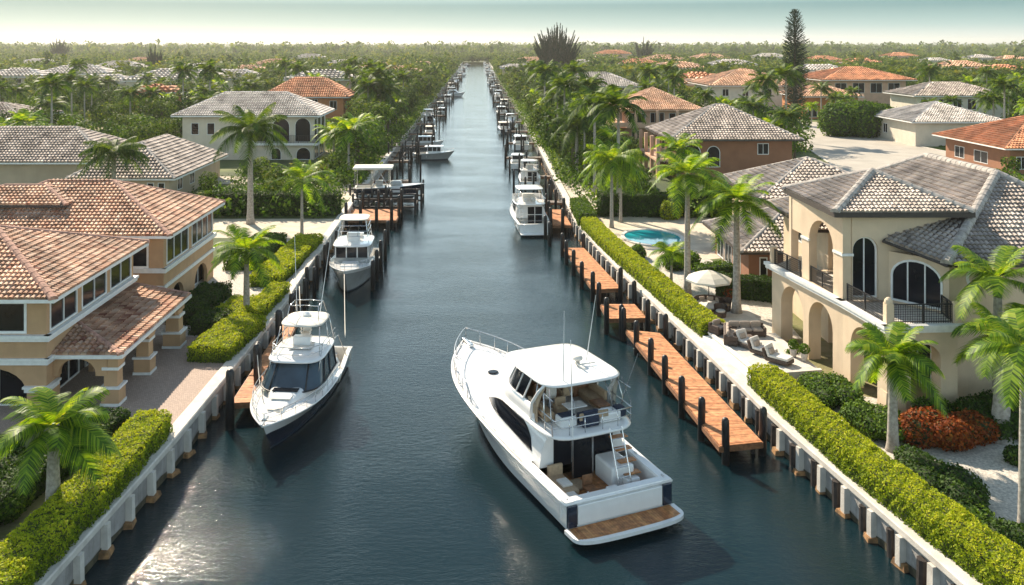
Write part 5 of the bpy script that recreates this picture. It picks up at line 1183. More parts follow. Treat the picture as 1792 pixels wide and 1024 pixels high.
# mooring lines
def rope(label, a, b, sag=.5):
    a, b = Vector(a), Vector(b); o = a.copy(); m = MB(); m.tube([a.lerp(b, i / 12) - Vector((0, 0, sag * 4 * (i / 12) * (1 - i / 12))) - o for i in range(13)], .03, 5)
    q = m.build('mooring_line', 'canvas', smooth=True); q.location = o; tag(q, label, 'rope')
rope('pale mooring line from the cruiser bow to the nearest tall dock piling', (-12.2, 50.2, 1.95), (-13.6, 54.6, 3.0), .5)
rope('pale mooring line from the cruiser stern up to the left seawall', (-12.0, 60.5, 1.5), (-14.9, 74.0, 1.7), .3)
rope('pale line running from the grey boat bow down to the navy cruiser', (-11.6, 77.0, 2.2), (-9.2, 61.5, 1.6), .5)
# ================================================================ paved and sandy areas
def area(name, pts, z, mat):
    return sheet(name, pts, z, mat)
area('brick_driveway', [(-30, 46.5), (-16.3, 46.5), (-15.7, 56), (-17.6, 59.5), (-19, 61.8), (-30, 63)], 1.506, 'brick')
area('gravel_path', [(-30, 63.0), (-19.0, 61.8), (-17.6, 59.5), (-15.6, 57), (-15.5, 60), (-15.4, 92), (-24, 93), (-24, 63)], 1.504, 'gravel')
area('sand_yard', [(-34, 93.5), (-15.9, 93), (-16.3, 103.5), (-34, 103.5)], 1.508, 'sand')
area('left_lane', [(-60, 139), (-36, 136), (-18, 132), (-16.8, 126), (-17, 116), (-24, 120), (-30, 128), (-60, 133)], 1.506, 'sand')
area('gravel_yard', [(18.6, 30), (45, 30), (45, 49.5), (26, 50), (21, 52), (18.0, 52.5), (17, 50)], 1.504, 'gravel')
area('sand_patio', [(12.3, 102.5), (13, 92), (16, 84), (22, 84), (29, 87), (29, 104), (13, 104.2)], 1.506, 'sand')
area('bank_strip', [(12.3, 104), (20, 104), (22, 124), (12.4, 130)], 1.504, 'sand')
area('garden_floor', [(15.4, 61), (22.5, 61.5), (23.5, 76), (22, 84), (16, 84), (13.4, 79)], 1.504, 'gravel')
area('street', [(52, 100), (74, 122), (88, 148), (89, 165), (87, 185), (84, 214), (84, 240), (88, 300), (78, 300), (72, 240), (69, 214), (66, 180), (60, 150), (48, 128), (38, 110)], 1.506, 'road')
area('side_street', [(72, 232), (84, 214), (100, 206), (140, 196), (140, 205), (104, 216), (86, 232)], 1.502, 'road')
area('far_lane', [(-60, 150), (-92, 170), (-130, 200), (-130, 206), (-90, 178), (-60, 158)], 1.505, 'sand')
area('street_lawn', [(90, 126), (128, 130), (126, 176), (110, 176), (104, 174), (88.5, 182), (90, 165), (89, 148)], 1.503, 'lawn')
area('pine_lawn', [(68, 214), (76, 216), (78, 236), (100, 232), (140, 226), (140, 232), (90, 244), (70, 240)], 1.503, 'lawn')
area('bank_lawn', [(-30, 104.5), (-17, 104.5), (-17.4, 116), (-24, 119), (-31, 122)], 1.503, 'lawn')
def kerb(label, pts):
    m = MB(); o = []
    for i, (x, y) in enumerate(pts):
        a = Vector(pts[min(i + 1, len(pts) - 1)]) - Vector(pts[max(i - 1, 0)]); a.normalize(); o.append([(x, y, 1.4), (x, y, 1.63), (x - a.y * .3, y + a.x * .3, 1.63), (x - a.y * .3, y + a.x * .3, 1.4)])
    m.grid(o); q = m.build('kerb', 'concrete'); tag(q, label, 'kerb', kind='structure')
kerb('pale kerb on the far side of the paved street', [(74, 122), (88, 148), (89, 165), (87, 185), (84, 213)])
kerb('pale kerb on the near side of the street', [(84, 300), (72, 240), (69, 214), (66, 180), (60, 150), (48, 128)][::-1])

# pool
def pool():
    t = thing('swimming_pool', 'oval turquoise swimming pool with a pale rim on the right patio', 'pool', (18.4, 93.3, 1.5))
    ell = lambda k, n=40: [(18.4 + (2.9 + k) * math.cos(2 * PI * i / n), 93.3 + (3.7 + k * 1.2) * math.sin(2 * PI * i / n)) for i in range(n)]
    a, b, c = ell(.38), ell(0), ell(.02); m = MB()
    m.grid([[(x, y, 1.5) for x, y in a], [(x, y, 1.64) for x, y in a], [(x, y, 1.64) for x, y in b], [(x, y, 1.5) for x, y in b]], True); m.build('rim', 'pool_rim', t)
    m = MB(); m.prism(c, 1.45, 1.56); m.build('pool_water', 'pool', t)
pool()

# ================================================================ hedges and shrubs
def sample_box(n, L_, W_, Hh, r=.25):
    """points and normals over the top, sides and ends of a rounded box of length L_ (x), width W_, height Hh"""
    areas = np.array([L_ * W_, 2 * L_ * Hh, 2 * W_ * Hh]); c = rng.choice(3, n, p=areas / areas.sum()); P = np.zeros((n, 3)); Nn = np.zeros((n, 3))
    u, v = rng.uniform(-.5, .5, n), rng.uniform(0, 1, n); s_ = rng.choice([-1, 1], n)
    k = c == 0; P[k] = np.c_[u[k] * L_, (v[k] - .5) * W_, np.full(k.sum(), Hh)]; Nn[k] = (0, 0, 1)
    k = c == 1; P[k] = np.c_[u[k] * L_, s_[k] * W_ / 2, v[k] * Hh]; Nn[k] = np.c_[np.zeros(k.sum()), s_[k], np.full(k.sum(), .25)]
    k = c == 2; P[k] = np.c_[s_[k] * L_ / 2, u[k] * W_, v[k] * Hh]; Nn[k] = np.c_[s_[k], np.zeros(k.sum()), np.full(k.sum(), .25)]
    return P, Nn
def hedge(label, path, width, height, mat='leaf_yellow', core='core_yellow', dens=230, size=.13, group=None, seed=.5, z0=1.5, rough=.12):
    """clipped hedge along a polyline path [(x,y)...]"""
    path = [Vector((*p, 0)) for p in path]; t = thing('hedge', label, 'hedge', (path[0].x, path[0].y, z0), 0, group)
    nb = NB(); m = MB(); tot = 0
    for a, b in zip(path[:-1], path[1:]):
        d = b - a; L_ = d.length + width * .12; ang = math.atan2(d.y, d.x); c = (a + b) / 2; rz = np.array(Matrix.Rotation(ang, 3, 'Z'))
        n = int(dens * (L_ * width + 2 * L_ * height)); P, Nn = sample_box(n, L_, width, height)
        bump = .5 + .5 * np.sin(P[:, 0] * 2.1 + path[0].x) * np.sin(P[:, 1] * 2.7 + 1) + .4 * np.sin(P[:, 0] * 5.3) * np.cos(P[:, 1] * 4.4 + P[:, 2] * 4) + .35 * np.sin(P[:, 0] * .83 + 2) * np.sin(P[:, 0] * 11 + P[:, 1] * 9 + P[:, 2] * 10)
        rr = rng.normal(0, .035, n) + rough * (bump - .5); P += unit(Nn) * rr[:, None]
        # rounded shoulders
        ey = np.abs(P[:, 1]) / (width / 2); k = np.clip((ey - .75) / .25, 0, 1) * np.clip(P[:, 2] / height - .6, 0, 1); P[:, 2] -= .35 * k * .5
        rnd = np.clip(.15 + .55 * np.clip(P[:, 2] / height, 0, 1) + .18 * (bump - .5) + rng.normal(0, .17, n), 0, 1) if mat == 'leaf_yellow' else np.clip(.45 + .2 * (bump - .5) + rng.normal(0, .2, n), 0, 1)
        P = P @ rz.T + np.array([c.x, c.y, z0]); Nn = Nn @ rz.T
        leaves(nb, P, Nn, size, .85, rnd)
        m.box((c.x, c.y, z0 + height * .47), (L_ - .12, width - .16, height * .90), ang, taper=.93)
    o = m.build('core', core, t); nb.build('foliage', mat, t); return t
def blob_points(n, lobes):
    """points on the outer surface of a union of ellipsoids: lobes = (cx,cy,cz,rx,ry,rz)"""
    lobes = np.array(lobes, float); ar = (lobes[:, 3] * lobes[:, 4] + lobes[:, 3] * lobes[:, 5] + lobes[:, 4] * lobes[:, 5]); idx = rng.choice(len(lobes), n * 2, p=ar / ar.sum())
    d = unit(rng.normal(size=(n * 2, 3))); l = lobes[idx]; P = l[:, :3] + d * l[:, 3:]; Nn = unit(d / l[:, 3:]); keep = np.ones(len(P), bool)
    for q in lobes: keep &= (((P - q[:3]) / q[3:]) ** 2).sum(1) > .80
    keep |= rng.random(len(P)) < .10
    P, Nn = P[keep][:n], Nn[keep][:n]; return P, Nn
def shrub(label, x, y, rx, ry, h, mat='leaf_green', core='core', n=None, size=.16, group=None, z0=1.5, lob=9, name='shrub', cat='shrub'):
    t = thing(name, label, cat, (x, y, z0), 0, group); lobes = []
    for i in range(lob):
        a = random.uniform(0, 2 * PI); r = math.sqrt(random.random()) * .62; s_ = random.uniform(.38, .55)
        lobes.append((r * math.cos(a) * rx, r * math.sin(a) * ry, h * random.uniform(.38, .55), rx * s_, ry * s_, h * random.uniform(.38, .48)))
    n = n or int(240 * (rx * ry * 3 + (rx + ry) * h * 2) * (.16 / size) ** 2)
    P, Nn = blob_points(n, lobes); k = P[:, 2] > .02; P, Nn = P[k], Nn[k]; P += Nn * rng.normal(0, size * .35, (len(P), 1))
    nb = NB(); leaves(nb, P + np.array([x, y, z0]), Nn + (0, 0, .3), size, .7, np.clip(rng.normal(.5, .22, len(P)), 0, 1)); nb.build('foliage', mat, t)
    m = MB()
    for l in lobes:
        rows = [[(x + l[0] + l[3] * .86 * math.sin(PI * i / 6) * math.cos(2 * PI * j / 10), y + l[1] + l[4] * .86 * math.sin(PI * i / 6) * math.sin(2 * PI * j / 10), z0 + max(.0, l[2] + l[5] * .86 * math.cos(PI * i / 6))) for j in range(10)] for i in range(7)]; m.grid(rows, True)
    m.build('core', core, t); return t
# left bank hedges
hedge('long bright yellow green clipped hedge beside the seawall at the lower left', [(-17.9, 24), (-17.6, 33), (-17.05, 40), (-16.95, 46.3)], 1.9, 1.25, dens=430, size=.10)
hedge('dark green hedge behind the bright lower left hedge, below the tan villa porch', [(-21.6, 36), (-20.6, 41), (-19.4, 47.0)], 2.0, 1.1, 'leaf_dark', 'core', dens=210, size=.14)
shrub('low dark green shrub mass at the lower left edge under the front palm', -21.2, 34.0, 2.4, 2.6, 1.2, 'leaf_dark')
shrub('dark shrub bed between the tan villa and the front left palm', -24.0, 41.0, 2.6, 3.6, 1.5, 'leaf_dark')
shrub('mid green shrub left of the front palm trunk', -20.9, 38.5, 1.5, 1.6, 1.0, 'leaf_green')
hedge('square bright hedge clump nearest to the brick paving on the left', [(-17.3, 57.0), (-16.6, 63.5)], 2.8, 1.05, dens=330, size=.115)
hedge('bright hedge clump at the foot of the middle left palm', [(-18.2, 64.6), (-17.7, 68.6)], 2.6, .95, dens=280, size=.125)
hedge('narrow bright hedge along the seawall beyond the middle left palm', [(-16.6, 65.0), (-16.2, 72.5)], 1.5, .95, dens=280, size=.125)
hedge('long bright hedge bed between gravel path and seawall on the left', [(-17.9, 74.5), (-17.2, 90.5)], 2.6, 1.0, dens=150, size=.17)
hedge('bright garden hedge beside the far end of the tan villa', [(-21.3, 80), (-21.3, 91)], 3.2, 1.0, 'leaf_green', 'core', dens=120, size=.18)
hedge('dark green hedge against the tan villa arches', [(-21.6, 64.5), (-21.2, 71.8)], 2.4, 1.1, 'leaf_dark', 'core', dens=150, size=.16)
hedge('dark hedge block right of the porch columns', [(-19.2, 62.2), (-19.0, 64.6)], 2.2, 1.15, 'leaf_dark', 'core', dens=170, size=.15)
hedge('tall dark clipped hedge behind the sand yard on the left bank', [(-32, 106), (-16.6, 106)], 1.8, 2.7, 'leaf_dark', 'core', dens=70, size=.24)
# right bank
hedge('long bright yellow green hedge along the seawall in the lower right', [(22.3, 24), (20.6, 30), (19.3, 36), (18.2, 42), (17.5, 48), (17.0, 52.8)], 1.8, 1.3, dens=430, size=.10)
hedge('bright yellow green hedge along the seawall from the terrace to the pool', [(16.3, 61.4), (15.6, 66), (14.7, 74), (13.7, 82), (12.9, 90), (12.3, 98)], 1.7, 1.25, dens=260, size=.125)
hedge('darker far end of the seawall hedge beside the small dock', [(12.3, 99), (12.4, 109)], 2.0, 1.5, 'leaf_green', 'core', dens=90, size=.2)
shrub('mid green shrub mass between lower hedge and arcade columns', 20.3, 51.0, 1.7, 2.2, 1.1, 'leaf_green')
shrub('green shrub mass left of the front right palm', 20.7, 47.2, 1.5, 2.4, 1.1, 'leaf_green')
shrub('rounded dark green shrub on gravel behind the lower right hedge', 21.0, 40.4, 1.5, 2.9, 1.1, 'leaf_dark')
shrub('dark green shrub at the lower right corner by the palm trunk', 21.6, 35.0, 1.5, 2.2, 1.0, 'leaf_dark')
shrub('second dark green shrub at the lower right corner', 20.9, 37.0, 1.1, 1.4, .9, 'leaf_green')
shrub('red and orange leaved croton bush on the gravel below the cream villa', 24.3, 45.6, 2.7, 1.7, 1.6, 'leaf_red', size=.17)
shrub('dark shrub behind the red croton bush', 26.9, 46.4, 1.7, 1.5, 1.6, 'leaf_dark')
shrub('dark green shrub mass under the round window wall', 29.5, 47.8, 3.4, 1.6, 1.7, 'leaf_dark')
shrub('green shrub under the front arcade arch of the cream villa', 24.8, 48.0, 1.3, .7, 1.3, 'leaf_green')
shrub('small round green shrub alone on the gravel at the right edge', 26.4, 43.2, .8, .7, .8, 'leaf_dark')
shrub('small green shrub at the foot of the arcade corner plinth', 22.2, 47.8, .7, .5, .8, 'leaf_green')
hedge('dark clipped hedge with red flowers between arcade and guest house', [(19.6, 72.2), (24.8, 70.2)], 1.5, 1.7, 'leaf_dark', 'core', dens=170, size=.16)
hedge('low dark hedge in front of the guest house glass doors', [(19.0, 76), (21.8, 76.6)], 1.6, 1.5, 'leaf_green', 'core', dens=140, size=.17)
shrub('red flowering shrub beside the dark arcade hedge', 20.6, 71.2, .8, .5, .9, 'leaf_red')
hedge('tall dark clipped hedge behind the pool patio', [(14.5, 105.4), (27.5, 105.4)], 1.8, 2.7, 'leaf_dark', 'core', dens=70, size=.24)
shrub('green bush between the pool and the canal hedge', 15.2, 85.0, .9, 1.3, 1.2, 'leaf_green', size=.2)
shrub('yellow green bush right of the pool patio hedge', 22.5, 103.0, 1.3, 1.0, 2.2, 'leaf_yellow', size=.2)
shrub('leafy bush behind the umbrella', 18.6, 80.5, 1.8, 1.6, 1.5, 'leaf_green', size=.2)
shrub('little potted looking bush right of the lounge chairs', 20.3, 57.2, .5, .5, .8, 'leaf_green', size=.13)
BB = shrub('huge rounded green bush beside the paved street', 84.5, 196, 8.8, 6, 8.0, 'leaf_green', size=.55, lob=16, name='round_bush', cat='bush', n=9000)

# ================================================================ palms
def frond_geo(L_, rise, droop, nleaf, lw, ll, twist=0, seg=2, hang=.42):
    """one palm leaf along +X: returns verts, quads, rnd"""
    V, Fc, rn = [], [], []
    def pos(t): return np.array([L_ * (t - .18 * t * t * droop), 0, rise * t - droop * L_ * .62 * t ** 2.3])
    N_ = 10; rw = .035
    for i in range(N_):
        a, b = pos(i / N_), pos((i + 1) / N_); w0, w1 = rw * (1.1 - i / N_), rw * (1.1 - (i + 1) / N_); k = len(V)
        V += [a + (0, w0, 0), a + (0, -w0, 0), b + (0, -w1, 0), b + (0, w1, 0)]; Fc.append((k, k + 1, k + 2, k + 3)); rn.append(.85)
    for i in range(nleaf):
        t = .10 + .9 * (i + random.random() * .6) / nleaf; p = pos(t); d = pos(min(1, t + .03)) - pos(t - .03); d /= np.linalg.norm(d)
        l = ll * (math.sin(PI * min(1, .16 + .80 * t)) ** .7) * random.uniform(.85, 1.1)
        for sg in (-1, 1):
            fw = .45 + .5 * t; side = np.array([d[0] * fw, sg * 1.0, d[2] * fw + .22]); side /= np.linalg.norm(side); q = p.copy(); ww = lw
            tip = []; prev = None; v = random.uniform(.05, .85)
            for s_ in range(seg + 1):
                u = s_ / seg; c = p + side * l * u + np.array([0, 0, -hang * l * u ** 1.8 * random.uniform(.8, 1.2)]); w_ = ww * (1 - u * .85)
                wd = d * w_ * .5; tip.append((c - wd, c + wd))
            for s_ in range(seg):
                k = len(V); V += [tip[s_][0], tip[s_][1], tip[s_ + 1][1], tip[s_ + 1][0]]; Fc.append((k, k + 1, k + 2, k + 3)); rn.append(v)
    return np.array(V), np.array(Fc), np.array(rn)
def crown(nf, L_, nleaf, lw, ll, seg=2, up=1.0, dark=0, hang=.42, young=True):
    nb = NB()
    for i in range(nf):
        az = 2.39996 * i + random.uniform(-.2, .2); k = i / nf            # young leaves (k small) upright, old ones hanging
        el = (1.15 - 1.35 * k) * up + random.uniform(-.1, .1); l = L_ * random.uniform(.88, 1.08) * (.85 if k < .15 else 1)
        V, Fc, rn = frond_geo(l, l * math.sin(el) * 1.05, .60 + .40 * k, nleaf, lw, ll, seg=seg, hang=hang)
        roll = random.uniform(-.35, .35); cr, sr = math.cos(roll), math.sin(roll); Rx = np.array([[1, 0, 0], [0, cr, -sr], [0, sr, cr]])
        V[:, 0] *= max(.35, math.cos(el) ** .5 if el > 0 else 1)
        ca, sa = math.cos(az), math.sin(az); Rz = np.array([[ca, -sa, 0], [sa, ca, 0], [0, 0, 1]])
        nb.raw(V @ Rx.T @ Rz.T, Fc, rn + (.12 if k < .3 else -.12 * (k - .3)) - dark + rng.normal(0, .05))
    return nb
def trunk_mb(x, y, z0, z1, r0, r1, lean=(0, 0), n=10, bulge=.0):
    m = MB(); pts, rr = [], []
    for i in range(15):
        t = i / 14; pts.append((x + lean[0] * t ** 1.5, y + lean[1] * t ** 1.5, z0 + (z1 - z0) * t)); rr.append((r0 + (r1 - r0) * t) * (1 + bulge * math.sin(PI * t) + (.45 * math.exp(-t * 14)) + (.035 if i % 2 else 0)))
    m.tube(pts, rr, n); return m
def palm(label, x, y, zc, L_=3.0, nf=14, r=.17, mat='frond', lean=(0, 0), nleaf=52, z0=1.5, ll=.85, lw=.0855, shaft=True, group=None, up=1.0, twin=None, hang=.42, dead=False):
    t = thing('palm_tree', label, 'palm tree', (x, y, z0), 0, group)
    trunk_mb(x, y, z0 - .1, zc - (.9 if shaft else 0), r * 1.15, r * .72, lean).build('trunk', 'palm_trunk', t, True, True)
    cx, cy = x + lean[0], y + lean[1]
    if shaft:
        m = MB(); m.tube([(cx - lean[0] * .08, cy, zc - 1.0), (cx, cy, zc - .6), (cx, cy, zc - .1), (cx, cy, zc + .15)], [r * .74, r * .95, r * .7, r * .4], 10); m.build('crownshaft', 'crownshaft', t, True, True)
    nb = crown(nf, L_, nleaf, lw, ll, up=up, hang=hang); V, Fc, rr = nb.arrays(); nb2 = NB(); nb2.raw(V + (cx, cy, zc), Fc, rr); nb2.build('crown', mat, t)
    if dead:
        m = MB()
        for i in range(6): a = i * 1.1; m.tube([(cx, cy, zc - .1), (cx + .25 * math.cos(a), cy + .25 * math.sin(a), zc - .3), (cx + .3 * math.cos(a), cy + .3 * math.sin(a), zc - .9)], .03, 5)
        m.build('flower_stalks', 'cushion_tan', t)
    return t
palm('young palm with a short grey trunk growing out of the lower left hedge', -18.5, 38.6, 5.3, 3.2, 19, .30, nleaf=64, dead=True, ll=.95)
palm('smooth trunked palm among the bright hedges in front of the tan villa', -17.2, 65.9, 6.6, 3.6, 20, .24, nleaf=58)
palm('short green palm by the sand yard, right of the tall dark left palm', -18.6, 93.7, 7.6, 4.3, 20, .16, nleaf=46, lw=.10)
palm('tall dark coconut palm standing in the sand yard on the left bank', -25.8, 100.5, 12.2, 5.9, 24, .32, 'frond_dark', nleaf=58, lw=.12, ll=1.2, hang=.8, shaft=False)
palm('weeping bushy palm in front of the weathered beige roof at left', -45.2, 110, 8.6, 5.2, 26, .3, 'frond_dark', nleaf=44, lw=.13, ll=1.2, up=.75, hang=1.0, shaft=False)
palm('dark coconut palm right of the orange stucco house', -22.5, 200, 11.5, 6.4, 22, .35, 'frond_dark', nleaf=40, lw=.2, ll=1.5, shaft=False, hang=.8)
palm('green palm in front of the cream loggia house corner near the canopy boat', -19.6, 142, 8.6, 4.6, 18, .2, nleaf=40, lw=.14, ll=1.1)
palm('second green palm close behind the one by the canopy boat', -22.6, 139, 8.0, 4.4, 18, .2, nleaf=40, lw=.14, ll=1.1)
palm('tall palm with a pale trunk in front of the guest house on the right', 19.7, 67.4, 10.0, 4.2, 21, .27, nleaf=60, ll=1.0, lw=.09)
palm('tall palm with a pale trunk right of the pool', 17.0, 71.8, 11.4, 4.0, 22, .24, nleaf=56, ll=1.0, lw=.09, mat='frond')
palm('leafy palm clump with yellow green fronds left of the pool', 14.9, 98.5, 9.0, 4.4, 24, .18, nleaf=44, lw=.11, ll=1.1, shaft=False, hang=.9)
palm('thinner second palm of the clump left of the pool', 16.4, 101.5, 8.0, 4.0, 20, .15, nleaf=40, lw=.11, ll=1.1, shaft=False, hang=.9)
palm('dark drooping palm on the right bank behind the white sportfishing boat', 15.0, 134, 9.4, 5.4, 22, .25, 'frond_dark', nleaf=44, lw=.15, ll=1.2, shaft=False, hang=.8)
palm('low palm beside the umbrella in the right bank hedge', 16.4, 75, 4.2, 2.3, 15, .12, nleaf=36, lw=.09, ll=.8)
palm('palm with a smooth grey trunk between the lower right hedge and the arcade', 20.9, 44.6, 6.2, 2.9, 20, .25, nleaf=66, ll=.85)
palm('thick trunked palm behind the red croton bush', 27.0, 45.8, 6.9, 3.0, 15, .42, nleaf=64, ll=.95, lean=(.3, 0))
palm('tall palm crown in front of the round window at the right edge', 28.3, 48.2, 9.2, 3.5, 15, .28, nleaf=64, ll=1.0)
palm('palm whose pale green trunk rises at the right picture edge', 22.75, 36.9, 9.3, 2.7, 14, .2, nleaf=64, ll=.85, mat='frond')
palm('palm standing behind the guest house roof', 25.6, 113, 8.6, 4.2, 18, .2, nleaf=36, lw=.14, ll=1.1)

# tall narrow pine and the fan shaped pine
def narrow_pine():
    t = thing('norfolk_pine', 'very tall narrow dark pine tree rising above the horizon on the right', 'pine tree', (79.5, 222, 1.5))
    m = MB(); m.tube([(79.5, 222, 1.2), (79.5, 222, 14), (79.5, 222, 29.5)], [.6, .4, .06], 8); m.build('trunk', 'bark', t); nb = NB(); P, Dn = [], []
    z = 4.5
    while z < 30.2:
        k = (z - 4.5) / 25.7; r = 3.5 * (math.sin(PI * (.20 + .72 * k)) ** .8) * random.uniform(.8, 1.08) if k < .93 else 1.2 * (1 - k) / .07 + .25
        a0 = random.random() * 6
        for j in range(12):
            a = a0 + 2 * PI * j / 12 + random.uniform(-.15, .15); rr = r * random.uniform(.75, 1.1)
            for s_ in np.arange(.10, 1.0, .24 / max(rr, .4)):
                b = .10 * rr * s_ ** 2 + 1.1 * s_ * min(1, rr) * (.35 + .8 * k); P.append((79.5 + rr * s_ * math.cos(a), 222 + rr * s_ * math.sin(a), z + b)); Dn.append((math.cos(a), math.sin(a), .9))
        z += .42
    P, Dn = np.array(P), np.array(Dn); nn = unit(np.cross(Dn, rng.normal(size=Dn.shape))); Dn = unit(Dn + rng.normal(0, .15, Dn.shape)); b = np.cross(nn, Dn)
    Mx = np.stack([Dn * .75, b * .26, nn * .3], axis=2); nb.rep(LEAF_V, LEAF_F, Mx, P, np.clip(rng.normal(.4, .25, len(P)), 0, 1)); nb.build('crown', 'pine', t)
narrow_pine()
def fan_pine(label, x, y, hgt, wd, ns, seedn=3, wisp=1):
    t = thing('casuarina_tree', label, 'tree', (x, y, 1.5)); m = MB(); P, Dn = [], []; rnd_ = random.Random(seedn)
    for i in range(ns):
        a = rnd_.uniform(0, 2 * PI); tilt = math.sqrt(rnd_.random()); h_ = hgt * rnd_.uniform(.62, 1.0) * (1 - .32 * tilt ** 2); top = (x + math.cos(a) * wd / 2 * tilt, y + math.sin(a) * wd / 2 * tilt, 1.5 + h_)
        mid = (x + math.cos(a) * wd * .30 * tilt, y + math.sin(a) * wd * .30 * tilt, 1.5 + h_ * .5); m.tube([(x, y, 1.3), mid, top], [.35, .22, .04], 5)
        for k in np.arange(.18, 1.0, .012):
            p = np.array(mid) * (1 - (k - .5) * 2) + np.array(top) * (k - .5) * 2 if k > .5 else np.array((x, y, 1.5)) * (1 - k * 2) + np.array(mid) * k * 2
            w_ = (1.05 - k) * 1.8 * wisp
            for _ in range(5): P.append(p + rng.normal(0, w_ * .42, 3)); Dn.append(((top[0] - x) * .8, (top[1] - y) * .8, h_ * .9))
    m.build('trunk', 'bark', t); P, Dn = np.array(P), unit(np.array(Dn)); Dn = unit(Dn + rng.normal(0, .25, Dn.shape)); nn = unit(np.cross(Dn, rng.normal(size=Dn.shape))); b = np.cross(nn, Dn)
    nb = NB(); Mx = np.stack([Dn * 1.9, b * .36, nn * .3], axis=2); nb.rep(LEAF_V, LEAF_F, Mx, P, np.clip(rng.normal(.5, .25, len(P)), 0, 1)); nb.build('crown', 'pine', t)
fan_pine('big fan shaped feathery pine standing above the horizon right of the canal end', 46, 520, 33, 30, 110)
fan_pine('small feathery tree top breaking the horizon between the two big pines', 152, 820, 27, 22, 40, 5)
fan_pine('small feathery tree top breaking the horizon at the far left', -430, 910, 27, 22, 40, 8, 1.1)
fan_pine('feathery dark tree at the horizon above the left pale roofs', -190, 520, 21, 9, 24, 12)

# ================================================================ background trees
def broad_template(n, r, h, size, seed, lob=9):
    rs = random.Random(seed); lobes = []
    for i in range(lob):
        a = rs.uniform(0, 2 * PI); q = math.sqrt(rs.random()) * .62 * r; s_ = rs.uniform(.34, .52) * r; lobes.append((q * math.cos(a), q * math.sin(a), h * rs.uniform(.38, .78), s_, s_, s_ * rs.uniform(.6, .85)))
    P, Nn = blob_points(n, lobes); P += Nn * rng.normal(0, size * .4, (len(P), 1)); nb = NB()
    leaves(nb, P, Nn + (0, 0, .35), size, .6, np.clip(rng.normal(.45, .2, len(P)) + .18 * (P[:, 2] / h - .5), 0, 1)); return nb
def palm_template(nf, L_, nleaf, lw, ll, h, seed):
    random.seed(seed); nb = crown(nf, L_, nleaf, lw, ll, seg=1, hang=.5); V, Fc, rr = nb.arrays(); o = NB(); o.raw(V + (0, 0, h), Fc, rr); return o
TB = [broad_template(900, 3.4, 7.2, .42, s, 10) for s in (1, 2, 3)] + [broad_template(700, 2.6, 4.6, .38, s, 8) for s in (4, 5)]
TP = [palm_template(17, 3.6, 20, .24, 1.1, h_, s) for s, h_ in ((11, 7.4), (12, 5.8), (13, 9.0))]
TBm = [t.mesh('tree_crown') for t in TB]; TPm = [t.mesh('palm_crown') for t in TP]
def tr_mesh(h_, r, curve): m = trunk_mb(0, 0, -.2, h_, r, r * .6, (curve, 0), 7); me = bpy.data.meshes.new('trunk'); me.from_pydata(m.v, [], m.f); return me
TRb = [tr_mesh(4.2, .28, .1), tr_mesh(2.6, .2, 0)]; TRp = [tr_mesh(7.4, .2, .0), tr_mesh(5.8, .2, 0), tr_mesh(9, .2, 0)]
def blocked(x, y):
    if wl(y) - 2.2 < x < wr(y) + 2.0 and y < 962: return True
    if y < 104 and -46 < x < 46: return True
    if y < 106 and x > 40: return True
    for a, b, c, d in HR:
        if a < x < b and c < y < d: return True
    qx, qy = VX + F * x / y, VY + F * 20.5 / y
    if (1395 < qx < 1600 and qy > 203) or (1300 < qx <= 1400 and 203 < qy < 228): return True
    # the street
    xs = np.interp(y, [100, 128, 150, 180, 214, 240, 300], [45, 60, 74, 77, 77, 78, 83]); wd = np.interp(y, [100, 128, 150, 180, 214, 300], [10, 15, 15, 11, 9, 7])
    if 100 < y < 300 and abs(x - xs) < wd: return True
    if abs(x - 84) < 11 and 186 < y < 206: return True
    return False
ORDN = ['leftmost', 'second', 'third', 'fourth', 'fifth', 'sixth', 'seventh', 'eighth', 'ninth', 'tenth', 'eleventh', 'twelfth']
for grp, pts in (('palms in a row behind the paved street', [(1222, 215, 1), (1262, 213, .95), (1318, 210, 1.05), (1338, 212, .9), (1420, 216, .8), (1437, 214, 1.05), (1462, 213, .9), (1474, 211, 1.1), (1492, 210, .9)]), ('palms beside the white street house', [(1626, 222, .85), (1648, 232, 1.0), (1665, 224, .8), (1722, 226, 1.0), (1740, 222, 1.1), (1765, 220, .9)])):
    for i, (px, py, s_) in enumerate(pts):
        x, y = G(px, py, 1.5); j = i % 3; t = thing('palm_tree', '%s palm from the left among the %s' % (ORDN[i] if i else 'first', grp), 'palm tree', (x, y, 1.45), i * 1.3, grp); t.scale = (s_, s_, s_ * .95)
        a = bpy.data.objects.new('trunk', TRp[j]); COL.objects.link(a); a.parent = t; b = bpy.data.objects.new('crown', TPm[j]); COL.objects.link(b); b.parent = t
        if not TRp[j].materials: TRp[j].materials.append(M['palm_trunk']); TPm[j].materials.append(M['frond_dark'])
random.seed(21); cand = []
y = 106.0
while y < 420:
    st = 4.0 + y * .008; xl, xr = -.56 * y - 8, .64 * y + 8; x = xl
    while x < xr:
        px, py_ = x + random.uniform(-.45, .45) * st, y + random.uniform(-.45, .45) * st
        if not blocked(px, py_) and random.random() < (.92 if (wl(y) - 22 < px < wr(y) + 22) else (.58 if px < 0 else .72)): cand.append((px, py_))
        x += st
    y += st
for yb in np.arange(150, 420, 7.5):
    for sg in (-1, 1):
        for off in (4.5, 9.5, 14.5):
            if random.random() < .62:
                xx = (wl(yb) - off if sg < 0 else wr(yb) + off) + random.uniform(-1.5, 1.5); yy = yb + random.uniform(-2.5, 2.5)
                if not any(a < xx < b and c < yy < d for a, b, c, d in HR): cand.append((xx, yy))
